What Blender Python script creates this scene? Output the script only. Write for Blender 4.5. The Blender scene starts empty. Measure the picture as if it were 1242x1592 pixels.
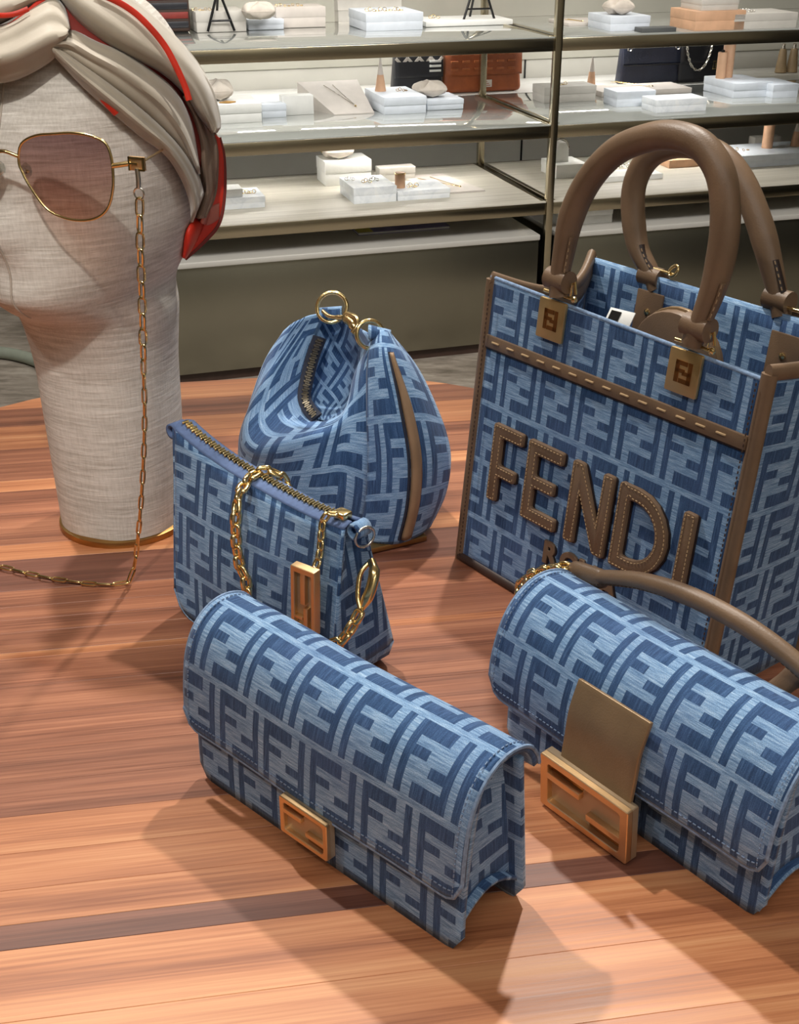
import bpy, bmesh, math, random
from mathutils import Vector, Matrix, Euler
from bpy_extras import mesh_utils
random.seed(7)
S = bpy.context.scene
COL = S.collection
TZ = 0.86                      # height of the table top above the floor
R = math.radians

# ------------------------------------------------------------------ camera
F_PX, PITCH, CAM_H = 1900.0, R(27.0), TZ + 0.47
cam = bpy.data.cameras.new('camera')
cam.sensor_fit = 'VERTICAL'; cam.sensor_height = 24.0; cam.lens = 24.0 * F_PX / 1592.0
cam.clip_start = 0.02; cam.clip_end = 50
camo = bpy.data.objects.new('camera', cam); COL.objects.link(camo)
camo.location = (0, 0, CAM_H); camo.rotation_euler = (R(90) - PITCH, 0, 0)
S.camera = camo

# ------------------------------------------------------------------ world, exposure, lamps and added fill
S.view_settings.view_transform = 'Standard'
try: S.view_settings.look = 'None'
except Exception: pass
S.view_settings.gamma = 1.0; S.view_settings.use_curve_mapping = False
S.view_settings.exposure = 0.12
w = bpy.data.worlds.new('world'); S.world = w; w.use_nodes = True
w.node_tree.nodes['Background'].inputs[0].default_value = (1.0, .95, .88, 1)
w.node_tree.nodes['Background'].inputs[1].default_value = 0.3

def spot(loc, target, power, size=R(50), rad=.04, col=(1, .95, .87), blend=.6):
    l = bpy.data.lights.new('spot_lamp', 'SPOT'); l.energy = power; l.spot_size = size
    l.spot_blend = blend; l.shadow_soft_size = rad; l.color = col
    o = bpy.data.objects.new('spot_lamp', l); COL.objects.link(o); o.location = loc
    o.rotation_euler = (Vector(target) - Vector(loc)).to_track_quat('-Z', 'Y').to_euler()
    return o
def area(loc, target, power, sx, sy, col=(1, .97, .93)):
    l = bpy.data.lights.new('area_light', 'AREA'); l.shape = 'RECTANGLE'; l.size = sx; l.size_y = sy
    l.energy = power; l.color = col
    o = bpy.data.objects.new('area_light', l); COL.objects.link(o); o.location = loc
    o.rotation_euler = (Vector(target) - Vector(loc)).to_track_quat('-Z', 'Y').to_euler()
    return o
CEIL = 3.0
SPOTS = [  # (place on the ceiling, aimed at, watts, cone)
    ((-0.62, 1.45, 2.86), (-0.02, 0.44, TZ), 108, R(36)),
    ((0.38, 1.75, 2.86), (0.02, 0.44, TZ), 116, R(36)),
    ((-0.95, -0.25, 2.86), (-0.15, 0.75, TZ + .1), 22, R(38)),
    ((-0.20, -0.65, 2.86), (-0.25, 0.90, TZ + .2), 80, R(17)),
]
for a, b, p, s_ in SPOTS: spot(a, b, p, s_)
FILL_AREAS = [((-0.7, 1.75, 2.3), (-0.5, 3.8, .75), 36, 1.2, .4), ((1.0, 1.75, 2.3), (1.0, 4.0, .75), 36, 1.2, .4),  # unseen fill lights, added to brighten the shelf fronts
         ((0, -0.8, 2.95), (0, -.8, 0), 14, 2.0, .6), ((1.6, -2.55, 2.9), (1.9, -3.0, .6), 36, 2.6, .15)]  # added ceiling fill, and a wall light to brighten what the rails reflect
for a, b, p, sx, sy in FILL_AREAS: area(a, b, p, sx, sy)

# ------------------------------------------------------------------ helpers: camera geometry
_c, _s = math.cos(PITCH), math.sin(PITCH)
CO = Vector((0, 0, CAM_H))
def ray(px, py):
    a = (px - 621) / F_PX; b = (py - 796) / F_PX
    return Vector((a, _c - b * _s, -_s - b * _c))
def at(px, py, z):                       # photo pixel -> point at world height z
    d = ray(px, py); return CO + d * ((z - CAM_H) / d.z)
def aty(px, py, y):                      # photo pixel -> point at world depth y
    d = ray(px, py); return CO + d * (y / d.y)
def onpl(px, py, p, n):
    d = ray(px, py); return CO + d * ((p - CO).dot(n) / d.dot(n))
def pj(p):
    q = Vector(p) - CO
    zz = q.y * _c - q.z * _s; v = -(q.z * _c + q.y * _s)
    return 621 + F_PX * q.x / zz, 796 + F_PX * v / zz

# ------------------------------------------------------------------ helpers: objects
def tag(o, label, cat, group=None, kind=None):
    if label: o['label'] = label
    if cat: o['category'] = cat
    if group: o['group'] = group
    if kind: o['kind'] = kind
    return o
def thing(name, label, cat, loc=(0, 0, 0), rz=0.0, group=None):
    o = bpy.data.objects.new(name, None); COL.objects.link(o)
    o.empty_display_size = .02
    o.location = loc; o.rotation_euler = (0, 0, rz)
    return tag(o, label, cat, group)
def mobj(name, me, mat=None, parent=None, label=None):
    o = bpy.data.objects.new(name, me); COL.objects.link(o)
    if mat and not me.materials: me.materials.append(mat)
    if parent: o.parent = parent
    if label: o['label'] = label
    return o
def smooth(me, ang=35):
    me.polygons.foreach_set('use_smooth', [True] * len(me.polygons))
    try: me.set_sharp_from_angle(angle=R(ang))
    except Exception: pass
    return me
def pydata(name, V, Fc, UV=None, sm=True, ang=40):
    me = bpy.data.meshes.new(name); me.from_pydata([tuple(v) for v in V], [], Fc)
    if UV is not None:
        l = me.uv_layers.new(name='UVMap')
        for p in me.polygons:
            for li in p.loop_indices: l.data[li].uv = UV[me.loops[li].vertex_index]
    if sm: smooth(me, ang)
    me.update()
    return me
def grid_me(name, P, UV=None, closeu=False, closev=False, ang=60):
    """P[i][j] rows of points -> quad mesh"""
    n, m = len(P), len(P[0]); V = [p for r in P for p in r]
    U = [t for r in UV for t in r] if UV else None
    Fc = []
    for i in range(n if closev else n - 1):
        for j in range(m if closeu else m - 1):
            a = i * m + j; b = i * m + (j + 1) % m; c = ((i + 1) % n) * m + (j + 1) % m; d = ((i + 1) % n) * m + j
            Fc.append((a, b, c, d))
    return pydata(name, V, Fc, U, True, ang)
def solid(o, t, off=0.0):
    m = o.modifiers.new('Solidify', 'SOLIDIFY'); m.thickness = t; m.offset = off
    return o
def bev(o, wd, seg=2, ang=30):
    m = o.modifiers.new('Bevel', 'BEVEL'); m.width = wd; m.segments = seg; m.limit_method = 'ANGLE'; m.angle_limit = R(ang)
    return o
def sub(o, n=1):
    m = o.modifiers.new('Subdivision', 'SUBSURF'); m.levels = n; m.render_levels = n
    return o
def bm_me(name, bm, ang=35):
    me = bpy.data.meshes.new(name); bm.normal_update(); bm.to_mesh(me); bm.free(); smooth(me, ang); return me
def add_box(bm, x0, x1, y0, y1, z0, z1, bevel=0.0, seg=2, M=None):
    r = bmesh.ops.create_cube(bm, size=1.0)
    vs = r['verts']
    for v in vs:
        v.co = Vector((x0 + (v.co.x + .5) * (x1 - x0), y0 + (v.co.y + .5) * (y1 - y0), z0 + (v.co.z + .5) * (z1 - z0)))
    if M is not None: bmesh.ops.transform(bm, matrix=M, verts=vs)
    if bevel > 0:
        es = list({e for v in vs for e in v.link_edges})
        bmesh.ops.bevel(bm, geom=es, offset=bevel, segments=seg, affect='EDGES', profile=.5)
def box_me(name, x0, x1, y0, y1, z0, z1, bevel=0.0, seg=2):
    bm = bmesh.new(); add_box(bm, x0, x1, y0, y1, z0, z1, bevel, seg); return bm_me(name, bm, 25)
def box(name, dims, mat, parent=None, bevel=.0015, seg=2, label=None):
    return mobj(name, box_me(name, *dims, bevel=bevel, seg=seg), mat, parent, label)
def lathe_me(name, prof, n=32, cap=True):
    V = []; Fc = []
    for r, z in prof:
        for k in range(n):
            a = 2 * math.pi * k / n; V.append((r * math.cos(a), r * math.sin(a), z))
    for i in range(len(prof) - 1):
        for k in range(n):
            Fc.append((i * n + k, i * n + (k + 1) % n, (i + 1) * n + (k + 1) % n, (i + 1) * n + k))
    if cap:
        Fc.append(tuple(range(n - 1, -1, -1))); Fc.append(tuple(range((len(prof) - 1) * n, len(prof) * n)))
    return pydata(name, V, Fc, None, True, 40)
def cr(pts, n):
    """Catmull-Rom resampling of a polyline to n points, even in length"""
    P = [Vector(p) for p in pts]
    if len(P) == 2: return [P[0].lerp(P[1], i / (n - 1)) for i in range(n)]
    Q = [P[0] * 2 - P[1]] + P + [P[-1] * 2 - P[-2]]
    D = []
    for i in range(1, len(Q) - 2):
        for k in range(16):
            t = k / 16
            a, b, c, d = Q[i - 1], Q[i], Q[i + 1], Q[i + 2]
            D.append(.5 * ((2 * b) + (c - a) * t + (2 * a - 5 * b + 4 * c - d) * t * t + (3 * b - a - 3 * c + d) * t ** 3))
    D.append(P[-1])
    L = [0]
    for i in range(1, len(D)): L.append(L[-1] + (D[i] - D[i - 1]).length)
    out = []; j = 0
    for i in range(n):
        s = L[-1] * i / (n - 1)
        while j < len(L) - 2 and L[j + 1] < s: j += 1
        t = (s - L[j]) / max(1e-9, L[j + 1] - L[j])
        out.append(D[j].lerp(D[j + 1], min(1, max(0, t))))
    return out
def crp(pts, n):
    """Catmull-Rom with uniform parameter (keeps control columns aligned)"""
    P = [Vector(p) for p in pts]; Q = [P[0] * 2 - P[1]] + P + [P[-1] * 2 - P[-2]]
    out = []
    for i in range(n):
        s = (len(P) - 1) * i / (n - 1); k = min(int(s), len(P) - 2); t = s - k
        a, b, c, d = Q[k], Q[k + 1], Q[k + 2], Q[k + 3]
        out.append(.5 * ((2 * b) + (c - a) * t + (2 * a - 5 * b + 4 * c - d) * t * t + (3 * b - a - 3 * c + d) * t ** 3))
    return out
def patch(ctrl, n, m):
    rows = [crp(r, m) for r in ctrl]
    cols = [crp([rows[i][j] for i in range(len(rows))], n) for j in range(m)]
    return [[cols[j][i] for j in range(m)] for i in range(n)]
def arc_uv(P, su, sv, u0=0, v0=0):
    """uv by arc length along the middle row / column"""
    n, m = len(P), len(P[0]); mi = n // 2; mj = m // 2
    U = [0]
    for j in range(1, m): U.append(U[-1] + (P[mi][j] - P[mi][j - 1]).length)
    W = [0]
    for i in range(1, n): W.append(W[-1] + (P[i][mj] - P[i - 1][mj]).length)
    return [[(u0 + U[j] * su, v0 + W[i] * sv) for j in range(m)] for i in range(n)]
def tube_me(name, pts, rad, seg=12, closed=False, cap=True, flat=None, up=None):
    """tube along pts; rad number or list; flat=(a,b) scales the section"""
    P = [Vector(p) for p in pts]; n = len(P)
    V = []; Fc = []; nrm = Vector(up) if up else None
    prev = None
    for i in range(n):
        if closed: t = P[(i + 1) % n] - P[i - 1]
        else: t = P[min(i + 1, n - 1)] - P[max(i - 1, 0)]
        if t.length < 1e-9: t = Vector((0, 0, 1))
        t.normalize()
        if prev is None:
            a = nrm or (Vector((0, 0, 1)) if abs(t.z) < .9 else Vector((1, 0, 0)))
        else: a = prev
        if up: a = Vector(up)
        a = a - t * a.dot(t); a.normalize(); b = t.cross(a); prev = a
        r = rad[i] if isinstance(rad, (list, tuple)) else rad
        fa, fb = flat if flat else (1, 1)
        for k in range(seg):
            th = 2 * math.pi * k / seg
            V.append(P[i] + a * (math.cos(th) * r * fa) + b * (math.sin(th) * r * fb))
    for i in range(n if closed else n - 1):
        for k in range(seg):
            i2 = (i + 1) % n
            Fc.append((i * seg + k, i * seg + (k + 1) % seg, i2 * seg + (k + 1) % seg, i2 * seg + k))
    if cap and not closed:
        Fc.append(tuple(range(seg - 1, -1, -1))); Fc.append(tuple(range((n - 1) * seg, n * seg)))
    return pydata(name, V, Fc, None, True, 50)
def tube(name, pts, rad, mat, parent=None, **k):
    return mobj(name, tube_me(name, pts, rad, **k), mat, parent)
def ring_pts(c, r, ax, ay, n=24, a0=0, a1=2 * math.pi, closed=True):
    ax = Vector(ax).normalized(); ay = Vector(ay).normalized(); c = Vector(c)
    m = n if closed else n - 1
    return [c + ax * (r * math.cos(a0 + (a1 - a0) * k / m)) + ay * (r * math.sin(a0 + (a1 - a0) * k / m)) for k in range(n)]
def link_me(name, L, W, wire, seg=8, n=16, flat=None):
    """one oval chain link lying in local x (length) / y (width)"""
    h = L / 2 - wire; wv = W / 2 - wire
    pts = []
    for k in range(n):
        a = 2 * math.pi * k / n
        ca, sa = math.cos(a), math.sin(a)
        ex = .55
        pts.append((h * math.copysign(abs(ca) ** ex, ca), wv * math.copysign(abs(sa) ** ex, sa), 0))
    return tube_me(name, pts, wire, seg=seg, closed=True, up=(0, 0, 1), flat=flat)
def chain(name, path, me, pitch, mat, parent, roll0=0.0, twist=90):
    P = [Vector(p) for p in path]
    L = sum((P[i + 1] - P[i]).length for i in range(len(P) - 1))
    n = max(2, int(L / pitch)); Q = cr(P, n + 1)
    for i in range(n):
        a, b = Q[i], Q[i + 1]; t = (b - a).normalized()
        ref = Vector((0, 0, 1)) if abs(t.z) < .8 else Vector((0, -1, 0))
        y = ref.cross(t).normalized(); z = t.cross(y)
        M = Matrix((t, y, z)).transposed().to_4x4()
        M = Matrix.Translation((a + b) / 2) @ M @ Matrix.Rotation(R(roll0 + (twist if i % 2 else 0)), 4, 'X')
        o = mobj(name, me, mat, parent); o.matrix_local = M
def inset_poly(poly, d):
    """offset a ccw polygon inwards by d"""
    n = len(poly); out = []
    for i in range(n):
        p0, p1, p2 = Vector(poly[i - 1]), Vector(poly[i]), Vector(poly[(i + 1) % n])
        e1 = (p1 - p0).normalized(); e2 = (p2 - p1).normalized()
        n1 = Vector((-e1.y, e1.x)); n2 = Vector((-e2.y, e2.x)); b = (n1 + n2)
        b = b / max(.3, b.dot(n1)); out.append(p1 + b * d)
    return out
def dashes(bm, pts, ln, gap, wd, th, nrm):
    """stitches along a polyline"""
    P = [Vector(p) for p in pts]; L = sum((P[i + 1] - P[i]).length for i in range(len(P) - 1))
    n = max(1, int(L / (ln + gap))); Q = cr(P, 2 * n + 1) if len(P) > 2 else [P[0].lerp(P[-1], i / (2 * n)) for i in range(2 * n + 1)]
    nr = Vector(nrm).normalized()
    for i in range(n):
        c = (Q[2 * i] + Q[2 * i + 1]) / 2; t = (Q[2 * i + 1] - Q[2 * i]).normalized()
        z = (nr - t * nr.dot(t)).normalized(); y = z.cross(t)
        M = Matrix.Translation(c) @ Matrix((t, y, z)).transposed().to_4x4()
        add_box(bm, -ln / 2, ln / 2, -wd / 2, wd / 2, -th / 2, th / 2, 0, 1, M)

# ------------------------------------------------------------------ materials
def srgb(r, g, b):
    f = lambda c: (c / 255 / 12.92) if c / 255 <= .04045 else ((c / 255 + .055) / 1.055) ** 2.4
    return (f(r), f(g), f(b), 1)
class NT:
    def __init__(s, name):
        s.m = bpy.data.materials.new(name); s.m.use_nodes = True; s.t = s.m.node_tree; s.n = s.t.nodes
        s.b = s.n['Principled BSDF']
    def new(s, typ, **k):
        x = s.n.new(typ)
        for a, v in k.items(): setattr(x, a, v)
        return x
    def put(s, sock, v):
        if isinstance(v, bpy.types.NodeSocket): s.t.links.new(v, sock)
        else: sock.default_value = v
    def math(s, op, a, b=0.0, c=0.0):
        x = s.new('ShaderNodeMath', operation=op); s.put(x.inputs[0], a); s.put(x.inputs[1], b); s.put(x.inputs[2], c)
        return x.outputs[0]
    def mix(s, f, a, b, mode='MIX'):
        x = s.new('ShaderNodeMix', data_type='RGBA', blend_type=mode)
        s.put(x.inputs[0], f); s.put(x.inputs[6], a); s.put(x.inputs[7], b); return x.outputs[2]
    def ramp(s, f, stops):
        x = s.new('ShaderNodeValToRGB'); e = x.color_ramp.elements
        while len(e) < len(stops): e.new(.5)
        for i, (p, c) in enumerate(stops): e[i].position = p; e[i].color = c
        s.put(x.inputs[0], f); return x.outputs[0]
    def coord(s, kind='Object'):
        return s.new('ShaderNodeTexCoord').outputs[kind]
    def scale(s, v, sc, rot=(0, 0, 0)):
        x = s.new('ShaderNodeMapping'); s.put(x.inputs[0], v); x.inputs['Scale'].default_value = sc; x.inputs['Rotation'].default_value = rot
        return x.outputs[0]
    def noise(s, v, sc=5.0, det=3.0, rough=.5, dist=0.0, out=0):
        x = s.new('ShaderNodeTexNoise'); s.put(x.inputs['Vector'], v); x.inputs['Scale'].default_value = sc
        x.inputs['Detail'].default_value = det; x.inputs['Roughness'].default_value = rough; x.inputs['Distortion'].default_value = dist
        return x.outputs[out]
    def bump(s, h, st=.2, d=.001):
        x = s.new('ShaderNodeBump'); x.inputs['Strength'].default_value = st; x.inputs['Distance'].default_value = d
        s.put(x.inputs['Height'], h); s.t.links.new(x.outputs[0], s.b.inputs['Normal'])
    def set(s, **k):
        for a, v in k.items(): s.put(s.b.inputs[a.replace('_', ' ')], v)
        return s
def plain(name, col, rough=.5, metal=0.0, nsc=0, namp=.12, bsc=0, bst=.15, bd=.0005, coat=0.0, spec=.5):
    n = NT(name); c = col
    if nsc:
        f = n.noise(n.coord(), nsc, 4)
        dk = tuple(x * (1 - namp) for x in col[:3]) + (1,); lt = tuple(min(1, x * (1 + namp)) for x in col[:3]) + (1,)
        c = n.ramp(f, [(.3, dk), (.7, lt)])
    n.set(Base_Color=c, Roughness=rough, Metallic=metal, Coat_Weight=coat)
    n.b.inputs['Specular IOR Level'].default_value = spec
    if bsc: n.bump(n.noise(n.coord(), bsc, 3), bst, bd)
    return n.m

def denim():
    n = NT('woven_denim')
    uv = n.new('ShaderNodeUVMap').outputs[0]
    sp = n.new('ShaderNodeSeparateXYZ'); n.t.links.new(uv, sp.inputs[0]); u, v = sp.outputs[0], sp.outputs[1]
    row = n.math('FLOOR', v); fv = n.math('SUBTRACT', v, row)
    u2 = n.math('MULTIPLY_ADD', row, .5, u); fu = n.math('FRACT', u2)
    acc = None
    for a, b, c, d in [(.06, .185, .05, .95), (.06, .66, .755, .95), (.06, .45, .515, .64),
                       (.815, .94, .05, .95), (.34, .94, .05, .245), (.55, .94, .36, .485)]:
        m = n.math('MULTIPLY', n.math('COMPARE', fu, (a + b) / 2, (b - a) / 2), n.math('COMPARE', fv, (c + d) / 2, (d - c) / 2))
        acc = m if acc is None else n.math('MAXIMUM', acc, m)
    warp = n.noise(n.scale(uv, (30, 2.6, 1)), 1.0, 5, .7)        # vertical slubs
    weft = n.noise(n.scale(uv, (2.4, 40, 1)), 1.0, 5, .75)       # horizontal threads
    fine = n.noise(n.scale(uv, (90, 70, 1)), 1.0, 2, .7)
    wash = n.noise(n.scale(uv, (.7, .8, 1)), 1.0, 3, .5)
    dark = n.ramp(warp, [(.3, srgb(34, 62, 98)), (.5, srgb(54, 88, 132)), (.7, srgb(86, 120, 166))])
    light = n.ramp(weft, [(.32, srgb(84, 120, 164)), (.48, srgb(130, 168, 208)), (.64, srgb(180, 210, 238))])
    col = n.mix(acc, light, dark)
    col = n.mix(n.math('MULTIPLY', n.ramp(wash, [(.45, (0, 0, 0, 1)), (.75, (1, 1, 1, 1))]), .35), col, srgb(86, 108, 158), 'MIX')
    f2 = n.ramp(fine, [(.32, (.5, .5, .54, 1)), (.68, (1.2, 1.2, 1.2, 1))])
    col = n.mix(.8, col, f2, 'MULTIPLY')
    n.set(Base_Color=col, Roughness=.85); n.b.inputs['Specular IOR Level'].default_value = .25
    n.b.inputs['Sheen Weight'].default_value = .15
    n.bump(n.math('ADD', fine, n.math('MULTIPLY', acc, .4)), .25, .0006)
    return n.m
def linen():
    n = NT('slubby_linen'); c = n.coord()
    h = n.noise(n.scale(c, (26, 26, 420), (.10, .06, 0)), 1.0, 5, .7, .3)
    v = n.noise(n.scale(c, (700, 700, 90)), 1.0, 3, .6)
    big = n.noise(n.scale(c, (6, 6, 40)), 1.0, 3)
    t = n.math('ADD', n.math('MULTIPLY', h, .75), n.math('MULTIPLY', v, .25))
    col = n.ramp(t, [(.34, srgb(182, 175, 166)), (.5, srgb(216, 211, 204)), (.64, srgb(243, 239, 233))])
    col = n.mix(.25, col, n.ramp(big, [(.3, srgb(170, 160, 148)), (.7, srgb(235, 229, 220))]))
    n.set(Base_Color=col, Roughness=.95); n.b.inputs['Specular IOR Level'].default_value = .15
    n.bump(t, .55, .0012); return n.m
def wood(name, stops, seed):
    n = NT(name); c = n.coord()
    rnd = n.new('ShaderNodeObjectInfo').outputs['Random']
    off = n.new('ShaderNodeCombineXYZ'); n.put(off.inputs[0], n.math('MULTIPLY', rnd, 37.0)); n.put(off.inputs[1], n.math('MULTIPLY', rnd, 11.0 + seed))
    vv = n.new('ShaderNodeVectorMath', operation='ADD'); n.put(vv.inputs[0], c); n.put(vv.inputs[1], off.outputs[0])
    g = n.noise(n.scale(vv.outputs[0], (1.6, 55, 12)), 1.0, 5, .6, .6)
    fine = n.noise(n.scale(vv.outputs[0], (9, 520, 60)), 1.0, 3, .6)
    t = n.math('ADD', n.math('MULTIPLY', g, .64), n.math('MULTIPLY', fine, .36))
    col = n.ramp(t, stops)
    bright = n.math('MULTIPLY_ADD', rnd, .2, .9)
    cb = n.new('ShaderNodeCombineColor'); [n.put(cb.inputs[i], bright) for i in range(3)]
    col = n.mix(1.0, col, cb.outputs[0], 'MULTIPLY')
    n.set(Base_Color=col, Roughness=n.ramp(fine, [(.3, (.36,) * 3 + (1,)), (.7, (.48,) * 3 + (1,))]))
    n.bump(fine, .06, .0004); return n.m
def leather(name, col, rough=.45):
    n = NT(name); c = n.coord()
    vo = n.new('ShaderNodeTexVoronoi'); n.put(vo.inputs['Vector'], c); vo.inputs['Scale'].default_value = 900
    f = n.noise(c, 40, 4)
    lo = tuple(x * .86 for x in col[:3]) + (1,); hi = tuple(x * 1.12 for x in col[:3]) + (1,)
    n.set(Base_Color=n.ramp(f, [(.3, lo), (.7, hi)]), Roughness=rough)
    n.bump(vo.outputs['Distance'], .12, .0005); return n.m
def metal(name, col, rough=.2):
    n = NT(name)
    f = n.noise(n.coord(), 60, 3)
    n.set(Base_Color=col, Metallic=1.0, Roughness=n.ramp(f, [(.3, (rough * .8,) * 3 + (1,)), (.7, (rough * 1.25,) * 3 + (1,))]))
    return n.m
def silk():
    n = NT('beige_silk'); c = n.coord()
    f = n.noise(n.scale(c, (30, 30, 30)), 1.0, 4)
    th = n.noise(n.scale(c, (900, 900, 300)), 1.0, 2)
    n.set(Base_Color=n.ramp(f, [(.3, srgb(152, 141, 124)), (.7, srgb(176, 165, 148))]), Roughness=.55)
    n.b.inputs['Sheen Weight'].default_value = .4
    n.bump(th, .1, .0004); return n.m
def floor_mat():
    n = NT('grey_stone_floor'); c = n.coord()
    a = n.noise(n.scale(c, (3, 14, 1)), 1.0, 6, .6, 1.4)
    b = n.noise(n.scale(c, (14, 40, 1)), 1.0, 4, .6, .5)
    t = n.math('ADD', n.math('MULTIPLY', a, .65), n.math('MULTIPLY', b, .35))
    n.set(Base_Color=n.ramp(t, [(.35, srgb(100, 92, 80)), (.5, srgb(142, 132, 120)), (.65, srgb(172, 163, 150))]), Roughness=.7)
    n.bump(t, .2, .004); return n.m
def shelfwood():
    n = NT('pale_washed_wood'); c = n.coord()
    g = n.noise(n.scale(c, (2, 90, 20)), 1.0, 5, .6, .3)
    n.set(Base_Color=n.ramp(g, [(.3, srgb(176, 170, 156)), (.7, srgb(206, 201, 188))]), Roughness=.45); return n.m
def marble():
    n = NT('white_marbled_card'); c = n.coord()
    g = n.noise(c, 22, 6, .65, 1.2)
    n.set(Base_Color=n.ramp(g, [(.3, srgb(208, 214, 220)), (.55, srgb(232, 236, 239)), (.75, srgb(236, 238, 238))]), Roughness=.4); return n.m
def lens_mat():
    n = NT('gradient_brown_lens'); c = n.coord('Object')
    sp = n.new('ShaderNodeSeparateXYZ'); n.t.links.new(c, sp.inputs[0])
    g = n.new('ShaderNodeMapRange'); n.put(g.inputs[0], sp.outputs[2]); g.inputs[1].default_value = -.032; g.inputs[2].default_value = .03
    col = n.ramp(g.outputs[0], [(0.0, srgb(240, 212, 196)), (.45, srgb(196, 164, 156)), (1.0, srgb(132, 102, 108))])
    tr = n.new('ShaderNodeBsdfTransparent'); n.put(tr.inputs[0], col)
    gl = n.new('ShaderNodeBsdfGlossy'); gl.inputs['Roughness'].default_value = .03
    fr = n.new('ShaderNodeFresnel'); fr.inputs[0].default_value = 1.4
    mx = n.new('ShaderNodeMixShader'); n.put(mx.inputs[0], fr.outputs[0]); n.put(mx.inputs[1], tr.outputs[0]); n.put(mx.inputs[2], gl.outputs[0])
    n.t.links.new(mx.outputs[0], n.n['Material Output'].inputs[0]); return n.m
def clear_mat(name, col=(.92, .96, .95, 1), f=.25):
    n = NT(name)
    tr = n.new('ShaderNodeBsdfTransparent'); tr.inputs[0].default_value = col
    gl = n.new('ShaderNodeBsdfGlossy'); gl.inputs['Roughness'].default_value = .05
    mx = n.new('ShaderNodeMixShader'); mx.inputs[0].default_value = f
    n.put(mx.inputs[1], tr.outputs[0]); n.put(mx.inputs[2], gl.outputs[0])
    n.t.links.new(mx.outputs[0], n.n['Material Output'].inputs[0]); return n.m

DENIM = denim(); LINEN = linen()
WOODL = wood('light_walnut', [(.33, srgb(150, 88, 56)), (.5, srgb(200, 131, 88)), (.67, srgb(226, 164, 116))], 0)
WOODM = wood('mid_walnut', [(.33, srgb(102, 58, 40)), (.5, srgb(150, 94, 68)), (.67, srgb(188, 126, 92))], 3)
WOODD = wood('dark_walnut', [(.33, srgb(86, 50, 40)), (.5, srgb(122, 76, 60)), (.67, srgb(152, 100, 80))], 5)
LEATH = leather('taupe_leather', srgb(122, 98, 76))
LEATHL = leather('pale_taupe_leather', srgb(150, 122, 94))
LEATHD = leather('dark_taupe_leather', srgb(64, 46, 38), .5)
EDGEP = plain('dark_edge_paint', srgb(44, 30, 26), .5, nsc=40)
TABL = leather('bronze_leather', srgb(146, 120, 88), .36); TABL.node_tree.nodes['Principled BSDF'].inputs['Metallic'].default_value = .25
THREAD = plain('tan_thread', srgb(196, 166, 126), .7, nsc=200)
THREADL = plain('light_leather_thread', srgb(160, 132, 102), .7, nsc=200)
THREADD = plain('brown_thread', srgb(70, 50, 38), .7, nsc=200)
THREADB = plain('pale_blue_thread', srgb(126, 148, 178), .8, nsc=200)
GOLD = metal('polished_gold', srgb(240, 212, 152), .2)
GOLDM = metal('satin_gold', srgb(234, 198, 150), .42)
GOLDT = metal('brushed_tag_gold', srgb(226, 196, 140), .4)
GOLDD = metal('dark_gold', srgb(158, 108, 62), .35)
MIRR = plain('pale_window_gold', srgb(186, 162, 132), .3, .5, nsc=20)
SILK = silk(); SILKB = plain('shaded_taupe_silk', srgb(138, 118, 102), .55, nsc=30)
RED = plain('red_silk', srgb(206, 48, 28), .5, nsc=60, namp=.15); REDD = plain('dark_red_silk', srgb(122, 38, 30), .55, nsc=40, namp=.2)
TAPE = plain('blue_violet_zip_tape', srgb(86, 106, 146), .8, nsc=300, bsc=900)
TAPED = plain('dark_zip_tape', srgb(38, 42, 58), .8, nsc=300, bsc=900)
LINING = plain('navy_lining', srgb(26, 32, 48), .8, nsc=100)
TEETH = metal('zip_teeth_gold', srgb(214, 196, 150), .28)
TEETHD = metal('zip_teeth_bronze', srgb(150, 140, 122), .35)
BRASS = metal('aged_brass', srgb(176, 138, 86), .4)
BRONZE = plain('dark_bronze_steel', srgb(188, 178, 154), .2, 1.0, nsc=3, namp=.05)
BRONZEB = plain('satin_bronze_face', srgb(160, 157, 142), .3, 1.0, nsc=3, namp=.05)
LEDGE = plain('satin_steel', srgb(196, 193, 186), .35, .2, nsc=3, namp=.05)
GLOSS = plain('grey_glass_shelf', srgb(158, 161, 156), .05, nsc=4, namp=.05, coat=1.0)
SWOOD = shelfwood(); MARB = marble()
FLOOR = floor_mat()
PANELG = plain('grey_back_panel', srgb(186, 184, 175), .6, nsc=6, namp=.04)
PANELL = plain('pale_back_panel', srgb(176, 174, 162), .6, nsc=6, namp=.04)
WALLM = plain('warm_grey_wall', srgb(184, 180, 166), .8, nsc=5, namp=.05)
WHITEC = plain('white_ceiling', srgb(226, 222, 214), .9, nsc=5, namp=.03)
BOXG = plain('grey_card', srgb(196, 192, 184), .6, nsc=30, namp=.05)
BOXP = plain('grey_pink_card', srgb(206, 198, 190), .6, nsc=30, namp=.05)
BOXB = plain('pale_blue_card', srgb(222, 229, 238), .5, nsc=30, namp=.05)
BOXW = plain('white_card', srgb(236, 236, 232), .5, nsc=30, namp=.04)
BOXD = plain('dark_grey_card', srgb(84, 86, 86), .5, nsc=30, namp=.08)
PEACH = plain('peach_wood', srgb(214, 170, 136), .5, nsc=25, namp=.1)
PILLOW = plain('cream_suede', srgb(206, 196, 184), .85, nsc=60, namp=.07, bsc=300)
BLACK = plain('black_lacquer', srgb(14, 14, 15), .25, nsc=8, namp=.1)
BLACKL = leather('black_leather', srgb(30, 30, 36), .38)
COGNAC = leather('cognac_leather', srgb(150, 78, 38), .4)
COGNACL = leather('tan_leather_patch', srgb(166, 92, 48), .4)
SILVER = metal('pale_silver', srgb(220, 214, 204), .25)
HOSE = plain('grey_green_rubber', srgb(140, 146, 132), .5, nsc=20)
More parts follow.
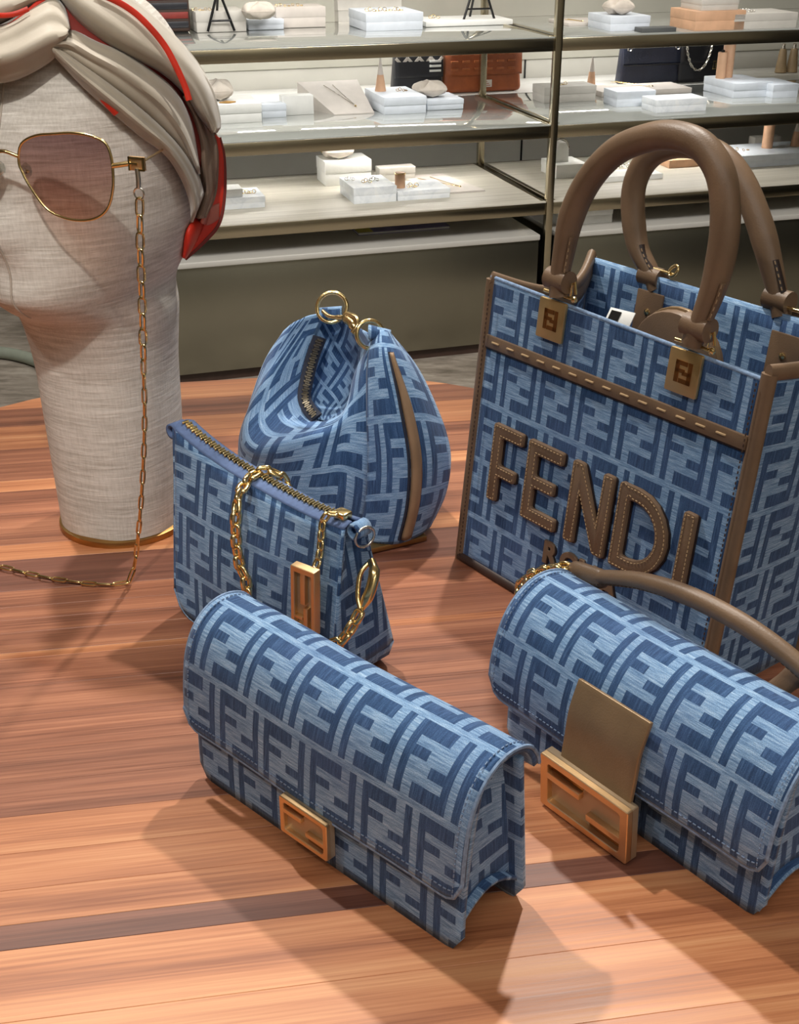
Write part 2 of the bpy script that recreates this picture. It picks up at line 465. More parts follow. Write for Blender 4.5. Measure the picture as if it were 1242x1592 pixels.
LAMPE = NT('lamp_glow'); LAMPE.b.inputs['Emission Color'].default_value = (1, .93, .84, 1); LAMPE.b.inputs['Emission Strength'].default_value = 3; LAMPE = LAMPE.m
LENS = lens_mat(); CLEAR = clear_mat('clear_acrylic')
VIOLET = plain('violet_cover', srgb(128, 122, 166), .5, nsc=30); YELLOW = plain('yellow_cover', srgb(206, 196, 96), .5, nsc=30)

# ------------------------------------------------------------------ room shell
def struct(name, dims, mat):
    o = box(name, dims, mat, None, 0); o['kind'] = 'structure'; return o
struct('floor', (-4.5, 4.5, -3, 6.5, -.05, 0), FLOOR)
struct('ceiling', (-4.5, 4.5, -3, 6.5, CEIL, CEIL + .05), WHITEC)
struct('wall_back', (-4.5, 4.5, 6.5, 6.6, 0, CEIL), WALLM)
struct('wall_left', (-4.6, -4.5, -3, 6.5, 0, CEIL), WALLM)
struct('wall_right', (4.5, 4.6, -3, 6.5, 0, CEIL), WALLM)
struct('wall_front', (-4.5, 4.5, -3.1, -3, 0, CEIL), WALLM)

# ------------------------------------------------------------------ table
def make_table():
    cx, cy, ax, ay = -.126, .60, .49, .66
    t = thing('display_table', 'oval display table with walnut plank top carrying the denim bags', 'table', (cx, cy, 0))
    ang = R(9.2); ca, sa = math.cos(ang), math.sin(ang)
    def inside(x, y): return (abs(x / ax) ** 2.15 + abs(y / ay) ** 2.15) <= 1
    # boundaries measured across the planks, from the near side of the table
    wid = []
    bounds = [-.10, -.02, .06, .13, .20, .27, .33, .38, .423, .468, .485, .510, .538, .569, .599, .630, .667, .700, .734, .742, .768, .786, .804, .828, .877, .903, .960, 1.004, 1.027, 1.064, 1.097, 1.153, 1.20, 1.30]
    bounds = [b_ - (cy * ca - cx * sa) for b_ in bounds]      # measured from the camera's foot; here from the table centre
    tones = 'MLMLLLLLLDLLLMMMMMLMM'+'MMDLMMLMMLML'
    mats = {'L': WOODL, 'M': WOODM, 'D': WOODD}
    for i in range(len(bounds) - 1):
        w0, w1 = bounds[i] + .00004, bounds[i + 1] - .00004
        top = []; bot = []
        N = 15
        def extent(wv):
            xs = [s for s in [k * .0006 for k in range(-1300, 1301)] if inside(s * ca - wv * sa, s * sa + wv * ca)]
            return (min(xs), max(xs)) if xs else None
        rows = []
        for k in range(5):
            wv = w0 + (w1 - w0) * k / 4
            e = extent(wv)
            if e: rows.append((wv, e))
        if len(rows) < 2: continue
        z = 0.0
        poly = [Vector((e[0], wv, z)) for wv, e in rows][::-1] + [Vector((e[1], wv, z)) for wv, e in rows]
        bm = bmesh.new(); vs = [bm.verts.new(p) for p in poly]
        try: f = bm.faces.new(vs)
        except Exception: bm.free(); continue
        bm.normal_update()
        if f.normal.z < 0: f.normal_flip()
        r = bmesh.ops.extrude_face_region(bm, geom=[f])
        bmesh.ops.translate(bm, verts=[v for v in r['geom'] if isinstance(v, bmesh.types.BMVert)], vec=(0, 0, -.022))
        bmesh.ops.recalc_face_normals(bm, faces=bm.faces)
        ed = [e for e in bm.edges if all(abs(v.co.z) < 1e-6 for v in e.verts)]
        bmesh.ops.bevel(bm, geom=ed, offset=.00022, segments=1, affect='EDGES')
        o = mobj('plank', bm_me('plank', bm, 20), mats[tones[i % len(tones)]], t)
        o.location = (0, 0, TZ); o.rotation_euler = (0, 0, ang)
    V = []; n = 96
    pts = []
    for k in range(n):
        a = 2 * math.pi * k / n; c, s = math.cos(a), math.sin(a)
        r = (abs(c / ax) ** 2.15 + abs(s / ay) ** 2.15) ** (-1 / 2.15) - .012
        pts.append((r * c, r * s))
    V = [(x, y, TZ - .022) for x, y in pts] + [(x, y, TZ - .045) for x, y in pts]
    Fc = [tuple(range(n)), tuple(range(2 * n - 1, n - 1, -1))] + [(k, k + n, (k + 1) % n + n, (k + 1) % n) for k in range(n)]
    mobj('underframe', pydata('underframe', V, Fc, None, True, 40), BLACK, t)
    mobj('pedestal', lathe_me('pedestal', [(.1, .03), (.07, .1), (.06, .4), (.08, .7), (.16, TZ - .045)], 40), BRONZE, t)
    mobj('foot_plate', lathe_me('foot_plate', [(.3, 0), (.3, .02), (.28, .03), (.1, .034)], 48), BRONZE, t)
make_table()

# ------------------------------------------------------------------ bags
TU, TV = 1 / .0372, 1 / .0440        # size of one woven motif in metres
def sheet(name, P, parent, mat=None, th=.0022, u0=0, v0=0, su=TU, sv=TV, uv=None, off=-1):
    U = uv or arc_uv(P, su, sv, u0, v0)
    o = mobj(name, grid_me(name, P, U), mat or DENIM, parent)
    if th: solid(o, th, off)
    return o
def rrect(w, h, r, n=5):
    """ccw rounded rectangle in the plane, lower-left corner at the origin"""
    out = []
    for cx, cy, a0 in ((w - r, r, -90), (w - r, h - r, 0), (r, h - r, 90), (r, r, 180)):
        for k in range(n + 1):
            a = R(a0 + 90 * k / n); out.append((cx + r * math.cos(a), cy + r * math.sin(a)))
    return out
def prism(name, poly, depth, mat, parent, M=None, bevel=0.0, seg=2, hole=None, label=None, vbev=0.0):
    """extrude a 2D polygon (x,z) towards -y by depth; optional hole with as many points"""
    bm = bmesh.new()
    if hole:
        a = [bm.verts.new((x, 0, z)) for x, z in poly]; b = [bm.verts.new((x, 0, z)) for x, z in hole]; n = len(a)
        fs = [bm.faces.new((a[k], a[(k + 1) % n], b[(k + 1) % n], b[k])) for k in range(n)]
    else:
        fs = [bm.faces.new([bm.verts.new((x, 0, z)) for x, z in poly])]
    r = bmesh.ops.extrude_face_region(bm, geom=fs)
    nv = [v for v in r['geom'] if isinstance(v, bmesh.types.BMVert)]
    bmesh.ops.translate(bm, verts=nv, vec=(0, -depth, 0))
    bmesh.ops.recalc_face_normals(bm, faces=bm.faces)
    if vbev:
        es = [e for e in bm.edges if abs(e.verts[0].co.y - e.verts[1].co.y) > 1e-6 and len(e.link_faces) == 2 and e.calc_face_angle(0) > .5]
        bmesh.ops.bevel(bm, geom=es, offset=vbev, segments=4, affect='EDGES', profile=.5)
    if bevel:
        bm.normal_update()
        es = [e for e in bm.edges if e.is_manifold and all(abs(v.co.y + depth) < 1e-6 for v in e.verts) and e.calc_face_angle(0) > .5]
        bmesh.ops.bevel(bm, geom=es, offset=bevel, segments=seg, affect='EDGES', profile=.5)
    o = mobj(name, bm_me(name, bm, 25), mat, parent, label)
    if M is not None: o.matrix_local = M
    return o
def emblem_buckle(parent, W, H, T, M, name='clasp'):
    """gold plate with two facing strokes cut out of a frame"""
    b = W * .085; fr = []
    base = prism(name, rrect(W, H, .0012, 3), T * .55, MIRR, parent, M)
    def put(nm, x0, x1, z0, z1, y0, y1, mat):
        o = box(nm, (x0, x1, y0, y1, z0, z1), mat, base, min(.0006, (z1 - z0) / 4)); return o
    prism('frame', rrect(W, H, .0014, 3), T * .5, GOLDM, base, Matrix.Translation((0, -T * .5, 0)), bevel=.0004, seg=1,
          hole=[(b + x * (W - 2 * b) / W, H * .13 + z * (H * .74) / H) for x, z in rrect(W, H, .0025, 3)])
    put('tongue', b * .8, W * .46, H * .58, H * .70, -T, -T * .5, GOLDM)
    put('tongue', W * .54, W - b * .8, H * .30, H * .42, -T, -T * .5, GOLDM)
    put('slot', b, W * .46, H * .70, H * .87, -T * .58, -T * .5, GOLDD)
    put('slot', W * .54, W - b, H * .13, H * .30, -T * .58, -T * .5, GOLDD)
    return base
def flap_bag(t, L, D, prof, fp_h, gz, u0f, v0f, wide=.003):
    """shared shape of the two flap bags. prof: (y,z) flap profile from the front hem over the crest to the back"""
    nx = 40
    xs = [L * k / nx for k in range(nx + 1)]
    r = .010
    def low(x):   # rounded lower corners
        d = min(x, L - x)
        return 0 if d > r else r - math.sqrt(max(0, r * r - (r - d) ** 2))
    # front panel leans back a little
    P = [[Vector((x, .0005 + .010 * k / 14 - .003 * math.sin(math.pi * k / 14), low(x) * (1 - k / 14) + fp_h * k / 14)) for x in xs] for k in range(15)]
    sheet('front_panel', P, t, uv=[[(p.x * TU + u0f + .3, p.z * TV + .12) for p in row] for row in P], th=.003)
    P = [[Vector((x, D - .008 * k / 14, low(x) * (1 - k / 14) + (fp_h) * k / 14)) for x in xs] for k in range(15)]
    sheet('back_panel', P, t, uv=[[(p.x * TU + .6, p.z * TV) for p in row] for row in P], th=.003, off=1)
    for sgn, x0 in ((1, L - .009), (-1, .009)):
        P = []
        for k in range(15):
            f = k / 14; z = gz + (fp_h - gz) * f
            row = []
            for j in range(13):
                g = j / 12; y = .003 + (D - .006) * g + .008 * f * (.6 - g)
                fold = -.010 * math.sin(math.pi * g) * f ** 1.5 * sgn
                zz = z + .012 * math.sin(math.pi * g) * (1 - f)
                row.append(Vector((x0 + fold, y, zz)))
            P.append(row)
        sheet('gusset', P, t, uv=[[((p.y) * TU + .2, p.z * TV + .2) for p in row] for row in P], th=.002, off=0)
    P = [[Vector((x, .002 + (D - .004) * g / 8, gz + .012 * math.sin(math.pi * g / 8))) for x in (.003, L / 2, L - .003)] for g in range(9)]
    sheet('bottom_panel', P, t, th=.002, off=0)
    # flap
    prof3 = cr([(0, y, z) for y, z in prof], 44)
    P = []; nu = 48
    for k, q in enumerate(prof3):
        f = k / 43; row = []
        for j in range(nu + 1):
            x = -wide + (L + 2 * wide) * j / nu
            rc = .012; d = min(x + wide, L + wide - x)
            lift = (rc - math.sqrt(max(0, rc * rc - (rc - d) ** 2))) if d < rc else 0
            dz = lift * max(0, 1 - f * 9)
            sag = -.0012 * math.sin(math.pi * j / nu) * math.sin(math.pi * f)
            row.append(Vector((x, q.y + .0006 * math.sin(9 * j / nu), q.z + dz + sag)))
        P.append(row)
    arc = [0]
    for k in range(1, 44): arc.append(arc[-1] + (prof3[k] - prof3[k - 1]).length)
    UV = [[(P[k][j].x * TU + u0f, arc[k] * TV + v0f) for j in range(nu + 1)] for k in range(44)]
    fl = sheet('flap', P, t, uv=UV, th=.0032, off=-1)
    bm = bmesh.new()
    for j in (1, nu - 1):
        dashes(bm, [P[k][j] + Vector((0, -.0006 if k < 30 else 0, .0006)) for k in range(0, 44)], .0018, .0012, .0005, .0005, (0, -1, 1))
    dashes(bm, [P[2][j] + Vector((0, -.0006, 0)) for j in range(1, nu)], .0018, .0012, .0005, .0005, (0, -1, .2))
    o = mobj('stitching', bm_me('stitching', bm), THREADB, fl); o['kind'] = 'stuff'
    # pale cut edge of the flap cloth
    edge = [P[k][0] for k in range(43, -1, -1)] + [P[0][j] for j in range(1, nu)] + [P[k][nu] for k in range(44)]
    tube('flap_edge', [p + Vector((0, .0008, -.0004)) for p in edge], .0011, plain_edge, fl, seg=6)
    return fl
plain_edge = plain('frayed_blue_edge', srgb(126, 150, 182), .9, nsc=400, namp=.25)

def clutch():
    A = at(312, 1205, TZ); ang = R(-43.1)
    t = thing('flap_clutch', 'blue denim flap clutch with small gold clasp, nearest the camera at centre', 'handbag', A, ang, None)
    L, D = .203, .052
    prof = [(-.0055, .0385), (-.0045, .055), (-.0035, .068), (-.0005, .086), (.0065, .1005), (.0175, .109), (.030, .1108), (.0425, .1065), (.0495, .098), (.0515, .0915)]
    flap_bag(t, L, D, prof, .098, .014, -.20, 1.06)
    M = Matrix.Translation((.0835, -.0045, .0150))
    emblem_buckle(t, .0365, .0245, .006, M)
clutch()

def baguette():
    A = at(786, 1151, TZ); ang = R(-51.7)
    t = thing('baguette_bag', 'blue denim baguette bag with bronze tab, large gold buckle and leather handle', 'handbag', A, ang, None)
    L, D = .191, .060
    prof = [(-.0120, .0390), (-.0125, .052), (-.0105, .068), (-.0045, .086), (.0045, .0985), (.0165, .1060), (.030, .1078), (.045, .1035), (.055, .095), (.0585, .088)]
    flap_bag(t, L, D, prof, .098, .004, -.13, 1.02, wide=.004)
    # bronze tab bent over the flap
    pf = cr([(0, y, z) for y, z in [(-.0185, .036), (-.0165, .052), (-.0145, .069), (-.0085, .086)]], 16)
    P = [[Vector((.0655 + .0515 * j / 10, q.y, q.z)) for j in range(11)] for q in pf]
    tb = mobj('closure_tab', grid_me('closure_tab', P), TABL, t); solid(tb, .003, 1); bev(tb, .0006)
    bm = bmesh.new()
    for j in (0.6, 9.4):
        dashes(bm, [Vector((.0655 + .0515 * j / 10, q.y - .0006, q.z)) for q in pf], .0022, .0013, .0005, .0005, (0, -1, .2))
    dashes(bm, [Vector((.0685, pf[-2].y - .0008, pf[-2].z)), Vector((.114, pf[-2].y - .0008, pf[-2].z))], .0022, .0013, .0005, .0005, (0, -1, .4))
    o = mobj('stitching', bm_me('stitching', bm), THREAD, tb); o['kind'] = 'stuff'
    M = Matrix.Translation((.0560, -.0165, .0025)) @ Matrix.Rotation(R(4), 4, 'X')
    emblem_buckle(t, .0655, .037, .0085, M, 'buckle')
    # handle: leather tube from the chain at the left end, arching behind the flap
    def lp(x, y, z): return Vector((x, y, z))
    n = Vector((math.sin(-ang), math.cos(ang), 0))  # back direction in world
    W2L = (Matrix.Translation(A) @ Matrix.Rotation(ang, 4, 'Z')).inverted()
    B = A + n * .057
    pix = [(925, 897), (960, 899), (1000, 904), (1060, 922), (1120, 950), (1180, 986), (1242, 1034), (1290, 1085), (1318, 1135)]
    path = [W2L @ onpl(px, py, B, n) for px, py in pix]
    Q = cr(path, 48)
    h = tube('handle', Q, [.0045 + .0012 * math.sin(math.pi * k / 47) for k in range(48)], LEATH, t, seg=14)
    bm = bmesh.new(); dashes(bm, [q + Vector((0, -.004, -.0035)) for q in Q], .002, .0012, .0005, .0005, (0, -1, -.6))
    o = mobj('stitching', bm_me('stitching', bm), THREADD, h); o['kind'] = 'stuff'
    # flattened handle end with point
    e = cr([W2L @ onpl(px, py, B, n) for px, py in [(888, 886), (905, 890), (925, 897), (950, 905)]], 16)
    tube('handle_end', e, [.005, .0062] + [.0072] * 10 + [.0066, .005, .003, .001], LEATH, h, seg=12, flat=(.9, .65))
    p0 = W2L @ onpl(878, 886, B, n)
    tube('ring', ring_pts(p0, .0058, (.3, 0, 1), (1, .4, 0), 20), .0013, GOLD, t, closed=True, seg=8)
    lm = link_me('chain_link', .0095, .0072, .0013)
    pts = [W2L @ onpl(px, py, B + n * -.004, n) for px, py in [(882, 884), (862, 884), (838, 888), (818, 896), (808, 908), (806, 930)]]
    chain('chain_link', pts, lm, .0058, GOLD, t)
    pts = [W2L @ onpl(px, py, B + n * -.012, n) for px, py in [(870, 884), (845, 886), (824, 897), (812, 910)]]
    chain('chain_link', pts, lm, .0058, GOLD, t, 45)
    # right attachment strap, low behind the flap
    s = cr([W2L @ onpl(px, py, B + n * .012, n) for px, py in [(1188, 1088), (1212, 1070), (1242, 1046), (1285, 1040), (1330, 1062), (1352, 1110)]], 24)
    tube('handle_strap', s, .0075, LEATH, t, seg=12, flat=(1.0, .35), up=(0, .3, 1))
baguette()

def pochette():
    ang = R(-43.0); A = at(270, 950, TZ)
    t = thing('zip_pochette', 'small blue denim zip pouch with gold chain, behind the flap clutch', 'handbag', A, ang, None)
    L = .166; nx = 36
    W2L = (Matrix.Translation(A) @ Matrix.Rotation(ang, 4, 'Z')).inverted(); NB = Vector((-math.sin(ang), math.cos(ang), 0))
    def fp(px, py, y=0.0): return W2L @ onpl(px, py, A + NB * y, NB)
    def side(front):
        P = []
        for k in range(20):
            f = k / 19; row = []
            for j in range(nx + 1):
                g = j / nx; x = L * g
                # bottom-left corner rounded, top edge lower on the right
                top = .1305 - .015 * g + .004 * (1 - g) ** 4 + .006 * (abs(2 * g - 1)) ** 3
                rr = .020; d = min(x, L - x); lo = (rr - math.sqrt(max(0, rr * rr - (rr - d) ** 2))) if d < rr else 0
                z = lo + (top - lo) * f
                bul = .006 * math.sin(math.pi * f) * math.sin(math.pi * g)
                y = (.014 * f - bul) if front else (.058 - .026 * f + bul * .6)
                row.append(Vector((x + .004 * (1 - f) * (1 if g < .5 else -.2), y, z)))
            P.append(row)
        return P
    Pf = side(True); Pb = side(False)
    sheet('front_panel', Pf, t, th=.0022, uv=[[(p.x * TU + .12, p.z * TV + .1) for p in r] for r in Pf])
    sheet('back_panel', Pb, t, th=.0022, off=1, uv=[[(p.x * TU + .1, p.z * TV) for p in r] for r in Pb])
    tf, tb = Pf[-1], Pb[-1]
    for nm, a, b in (('zip_tape', 0.0, .40), ('zip_tape', .60, 1.0)):
        P = [[tf[j].lerp(tb[j], a + (b - a) * k / 4) + Vector((0, 0, .003 * math.sin(math.pi * (a + (b - a) * k / 4)))) for j in range(nx + 1)] for k in range(5)]
        o = mobj(nm, grid_me(nm, P), TAPE, t); solid(o, .0012)
    bm = bmesh.new(); N = 64
    for k in range(N):
        g = .02 + .93 * k / N; j = g * nx; i = int(j); f = j - i
        a = tf[i].lerp(tf[i + 1], f); b = tb[i].lerp(tb[i + 1], f); c = a.lerp(b, .5) + Vector((0, 0, .0042))
        add_box(bm, -.0007, .0007, -.0032 + (.0009 if k % 2 else 0), .0032 - (0 if k % 2 else .0009), -.0008, .0010, .0003, 1, Matrix.Translation(c))
    o = mobj('zip_teeth', bm_me('zip_teeth', bm), TEETH, t); o['kind'] = 'stuff'
    # bottom and folded end gussets
    P = [[Pf[0][j].lerp(Pb[0][j], k / 6) + Vector((0, 0, .001)) for j in range(nx + 1)] for k in range(7)]
    sheet('bottom_panel', P, t, th=.0015)
    for jj, sg in ((0, -1), (nx, 1)):
        P = []
        for k in range(20):
            a, b = Pf[k][jj], Pb[k][jj]; f = k / 19
            P.append([a.lerp(b, g / 10) + Vector((sg * (-.014 * f ** 2 * math.sin(math.pi * g / 10) + .003 * math.sin(math.pi * g / 10) * (1 - f)), 0, (-.010 * math.sin(math.pi * g / 10) if f > .95 else 0))) for g in range(11)])
        sheet('gusset', P, t, th=.0018, off=0, uv=[[(p.y * TU + .3, p.z * TV + .3) for p in r] for r in P])
    # end tabs
    tabs = [(-1, tf[0].lerp(tb[0], .3)), (1, tf[nx].lerp(tb[nx], .62))]
    for sg, c in tabs:
        P = ring_pts(c + Vector((sg * .002, 0, -.003)), .0046, (0, 0, 1), (sg, 0, 0), 16)
        V = []; Fc = []
        for k, p in enumerate(P):
            V += [p + Vector((0, -.006, 0)), p + Vector((0, .006, 0))]
        m = len(P)
        for k in range(m): Fc.append((2 * k, 2 * k + 1, 2 * ((k + 1) % m) + 1, 2 * ((k + 1) % m)))
        o = mobj('loop_tab', pydata('loop_tab', V, Fc, [(v.x * TU, v.y * TV) for v in V]), DENIM if sg > 0 else TAPE, t); solid(o, .0018)
    # slider, little chain and hanging charm
    sl = tf[nx - 2].lerp(tb[nx - 2], .45) + Vector((0, 0, .006))
    o = box('zip_slider', (sl.x - .005, sl.x + .005, sl.y - .0042, sl.y + .0042, sl.z - .003, sl.z + .002), GOLD, t, .0012)
    lm = link_me('chain_link', .0078, .006, .0011)
    ch = fp(478, 885, -.003)
    chain('chain_link', [sl + Vector((0, -.004, .001)), sl + Vector((-.006, -.010, -.001)), fp(497, 862, .004), fp(490, 884, -.001)], lm, .0052, GOLD, t)
    # charm: an upright gold frame with cut-out strokes, seen with its right side
    c0 = fp(458, 965, -.006)
    M = Matrix.Translation(c0 + Vector((.003, -.001, -.001))) @ Matrix.Rotation(R(10), 4, 'Z') @ Matrix.Rotation(R(2), 4, 'Y')
    W, H, T = .0185, .047, .006
    base = prism('charm', rrect(W, H, .0008, 3), T, GOLDM, t, M, bevel=.0004, seg=1, hole=[(.0028 + x * (W - .0056) / W, .004 + z * (H - .008) / H) for x, z in rrect(W, H, .0008, 3)])
    box('charm_bar', (W * .40, W * .60, -T, -T * .2, H * .45, H * .93), GOLDM, base, .0004)
    box('charm_bar', (W * .52, W * .70, -T, -T * .2, H * .07, H * .40), GOLDM, base, .0004)
    box('charm_back', (.0025, W - .0025, -T * .45, -.0002, .003, H - .003), MIRR, base, .0002)
    box('charm_step', (W * .15, W * .5, -T, -T * .2, H * .20, H * .25), GOLDM, base, .0003)
    # clasp at the right tab
    rp = tabs[1][1] + Vector((.008, -.001, -.006))
    tube('ring', ring_pts(rp, .0065, (0, .35, 1), (.3, 1, -.2), 22), .0009, SILVER, t, closed=True, seg=8)
    cl = [fp(577, 872, .028), fp(582, 890, .024), fp(575, 920, .018), fp(562, 948, .012)]
    tube('lobster_clasp', cr(cl, 14), [.0028] * 3 + [.0036] * 8 + [.003, .0022, .0016], GOLD, t, seg=12)
    tube('clasp_gate', cr([fp(572, 876, .026), fp(560, 892, .02), fp(556, 925, .014), fp(560, 946, .011)], 12), .0016, GOLD, t, seg=8)
    big = link_me('chain_link', .0118, .0092, .0017)
    p1 = [fp(560, 950, .010), fp(552, 965, .006), fp(540, 985, .000), fp(525, 1000, -.005), Vector((.140, -.016, .030)), Vector((.120, -.024, .006)), Vector((.098, -.022, .003)), Vector((.088, -.014, .010)),
          fp(384, 915, -.009), fp(374, 885, -.009), fp(367, 840, -.010), fp(367, 800, -.009), fp(372, 768, -.001)]
    top = Pf[-1][17]; bk = Pb[-1][18]
    p2 = p1 + [top.lerp(bk, .35) + Vector((-.003, 0, .005)), bk + Vector((.002, .002, .003)), bk + Vector((.008, .010, -.02))]
    chain('chain_link', p2, big, .0076, GOLD, t)
pochette()

def hobo():
    B = Vector((-.015, .895, TZ)); t = thing('hobo_bag', 'blue denim crescent hobo bag with open zip and leather strip, behind the pouch', 'handbag', B, 0, None)
    def g(px, py, Y): return aty(px, py, Y) - B
    ctrl = [
        [(583, 518, .885), (572, 560, .872), (570, 640, .862), (572, 720, .858), (566, 790, .860), (552, 838, .868)],
        [(553, 580, .885), (548, 612, .874), (541, 650, .862), (533, 710, .852), (528, 775, .853), (516, 842, .866)],
        [(538, 636, .885), (530, 650, .872), (518, 668, .856), (505, 715, .850), (490, 775, .856), (478, 836, .869)],
        [(503, 657, .893), (494, 666, .876), (480, 679, .855), (463, 722, .856), (448, 770, .866), (436, 816, .880)],
        [(482, 645, .912), (464, 666, .888), (438, 689, .861), (424, 725, .868), (415, 760, .880), (410, 790, .894)],
        [(472, 615, .925), (440, 648, .908), (402, 694, .880), (392, 715, .888), (389, 736, .897), (394, 762, .908)],
        [(474, 580, .934), (435, 614, .922), (386, 668, .902), (375, 690, .906), (374, 706, .911), (379, 730, .919)],
        [(484, 545, .939), (446, 570, .931), (402, 612, .922), (386, 640, .921), (378, 662, .924), (373, 690, .930)],
        [(490, 515, .940), (475, 520, .940), (455, 528, .938), (438, 540, .937), (424, 552, .938), (408, 572, .944)],
        [(505, 486, .940), (495, 488, .940), (480, 491, .940), (468, 496, .940), (456, 503, .942), (442, 515, .946)]]
    dy = (0, 0, -.002, .001, .002, 0)
    C = [[g(p[0], p[1], p[2] + (dy[j] if 1 < i < 8 else 0)) for j, p in enumerate(r)] for i, r in enumerate(ctrl)]
    P = patch(C, 46, 26)
    UV = [[(.25 + 3.5 * i / 45, 3.9 - 2.9 * j / 25) for j in range(26)] for i in range(46)]
    fp_ = sheet('front_panel', P, t, uv=UV, th=.002, off=0)
    fold = P
    # gusset band with the raised slit
    gc = [
        [(583, 518, .885), (590, 514, .882), (597, 514, .881), (604, 517, .884), (612, 526, .892)],
        [(572, 560, .872), (588, 556, .864), (604, 556, .862), (626, 560, .868), (650, 575, .885)],
        [(570, 640, .862), (595, 636, .852), (624, 634, .850), (654, 634, .860), (682, 644, .884)],
        [(572, 720, .858), (604, 716, .846), (637, 714, .845), (670, 710, .856), (699, 705, .884)],
        [(566, 790, .860), (600, 788, .848), (634, 784, .847), (666, 776, .858), (692, 766, .886)],
        [(552, 838, .868), (586, 845, .857), (620, 844, .856), (650, 832, .866), (668, 818, .888)]]
    P2 = patch([[g(*p) for p in r] for r in gc], 44, 24)
    UV2 = [[(.1 + 1.95 * j / 23, 3.4 - 3.2 * i / 43) for j in range(24)] for i in range(44)]
    sheet('end_panel', P2, t, uv=UV2, th=.002, off=0)
    # leather strip let into the end panel, between two dark stitched edges
    mid = [P2[i][13] for i in range(7, 43)]; le = [P2[i][11].lerp(P2[i][12], .3) for i in range(7, 43)]; ri = [P2[i][14].lerp(P2[i][15], .3) for i in range(7, 43)]
    def strip(a, b, lift):
        return [[a[i].lerp(b[i], k / 4) + Vector((.001, -lift * (.35 + .65 * math.sin(math.pi * k / 4)), .0)) for k in range(5)] for i in range(len(a))]
    nn = len(mid); taper = [min(1, .35 + .65 * i / 10) for i in range(nn)]
    a = [mid[i].lerp(le[i], .85 * taper[i]) for i in range(nn)]; b = [mid[i].lerp(ri[i], .85 * taper[i]) for i in range(nn)]
    o = mobj('leather_strip', grid_me('leather_strip', strip(a, b, .0045)), LEATHL, t); solid(o, .002, 0)
    for e in (le, ri):
        e2 = [mid[i].lerp(e[i], 1.05 * taper[i]) + Vector((0, -.0018, 0)) for i in range(nn)]
        tube('strip_edge', e2, .0011, TAPED, o, seg=6)
    # side and back of the bag, closing the body behind
    lft = [C[9][5], C[8][5], C[7][5], C[6][5], C[5][5], C[4][5], C[3][5], C[2][5], C[1][5], C[0][5]]
    rgt = [P2[0][23], P2[5][23], P2[10][23], P2[16][23], P2[22][23], P2[28][23], P2[34][23], P2[39][23], P2[42][23], P2[43][20]]
    P3 = []
    for k, (a, b) in enumerate(zip(lft, rgt)):
        yb = .995 - B.y - .012 * k / 9
        m1 = Vector((a.x * .75 + b.x * .25, max(a.y, b.y) * .35 + yb * .65, a.z * .7 + b.z * .3)); m2 = Vector((a.x * .25 + b.x * .75, yb * .8 + b.y * .2, a.z * .3 + b.z * .7))
        zlim = .003
        dz = .038 * max(0, 1 - k / 2.5); m1.z -= dz; m2.z -= dz
        row = crp([a, m1, m2, b], 18)
        for p in row: p.z = max(p.z, zlim)
        P3.append(row)
    P3 = [[crp([P3[i][j] for i in range(10)], 30)[k] for j in range(18)] for k in range(30)]
    for r in P3:
        for p in r: p.z = max(p.z, .003)
    sheet('back_panel', P3, t, th=.002, off=0)
    # inner wall seen through the opening
    ic = [[(497, 490, .944), (520, 492, .946), (548, 505, .936), (580, 522, .900)],
          [(486, 530, .944), (515, 535, .952), (550, 550, .945), (574, 560, .895)],
          [(474, 585, .938), (505, 585, .950), (545, 590, .945), (566, 600, .895)],
          [(472, 620, .930), (498, 622, .938), (530, 630, .930), (552, 640, .890)],
          [(486, 652, .912), (500, 654, .912), (515, 655, .905), (530, 652, .888)]]
    P4 = patch([[g(*p) for p in r] for r in ic], 26, 18)
    sheet('inner_panel', P4, t, th=.0015, off=0, uv=[[(2.6 * j / 17 + 1.4 * i / 25, 2.6 * i / 25 - 1.5 * j / 17) for j in range(18)] for i in range(26)])
    # zipper along the opening
    zc = cr([g(497, 524, .936), g(486, 555, .933), g(477, 590, .926), g(473, 618, .917), g(481, 636, .908), g(492, 650, .900)], 40)
    tube('zip_tape', zc, .0058, TAPED, t, seg=10, flat=(.3, 1.0), up=(.3, -1, .1))
    bm = bmesh.new()
    for k in range(1, 39):
        tdir = (zc[k + 1] - zc[k - 1]).normalized(); z = Vector((.3, -1, .1)); z = (z - tdir * z.dot(tdir)).normalized(); y = z.cross(tdir)
        M = Matrix.Translation(zc[k] + z * .002) @ Matrix((tdir, y, z)).transposed().to_4x4()
        add_box(bm, -.0008, .0008, -.003 + (.0012 if k % 2 else 0), .003 - (0 if k % 2 else .0012), -.0007, .0009, .0002, 1, M)
    o = mobj('zip_teeth', bm_me('zip_teeth', bm), TEETHD, t); o['kind'] = 'stuff'
    # top fittings
    fr, bk = Vector((0, -1, .2)), Vector((1, 0, 0))
    c1 = g(516, 482, .942)
    for nm, c, r_, ax, ay in (('ring', g(516, 478, .938), .0118, (1, 0, .05), (0, .35, 1)), ('ring', g(575, 520, .882), .0105, (.8, .3, -.1), (0, .3, 1))):
        tube(nm, ring_pts(c, r_, ax, ay, 28), .0017, GOLD, t, closed=True, seg=10)
    # fabric tabs through the rings
    for c, ax in ((g(514, 488, .941), (1, .1, .05)), (g(590, 520, .884), (.9, .2, -.3))):
        ax = Vector(ax).normalized()
        P5 = [[c + ax * (-.009 + .018 * j / 6) + Vector((0, .005 * math.sin(R(360 * k / 12)), .005 * math.cos(R(360 * k / 12)))) for j in range(7)] for k in range(13)]
        sheet('loop_tab', P5, t, th=.0014, off=0)
    # lobster clasp linking both rings
    cl = [g(502, 484, .926), g(512, 492, .918), g(528, 494, .912), g(541, 496, .905), g(550, 506, .896), g(553, 520, .890)]
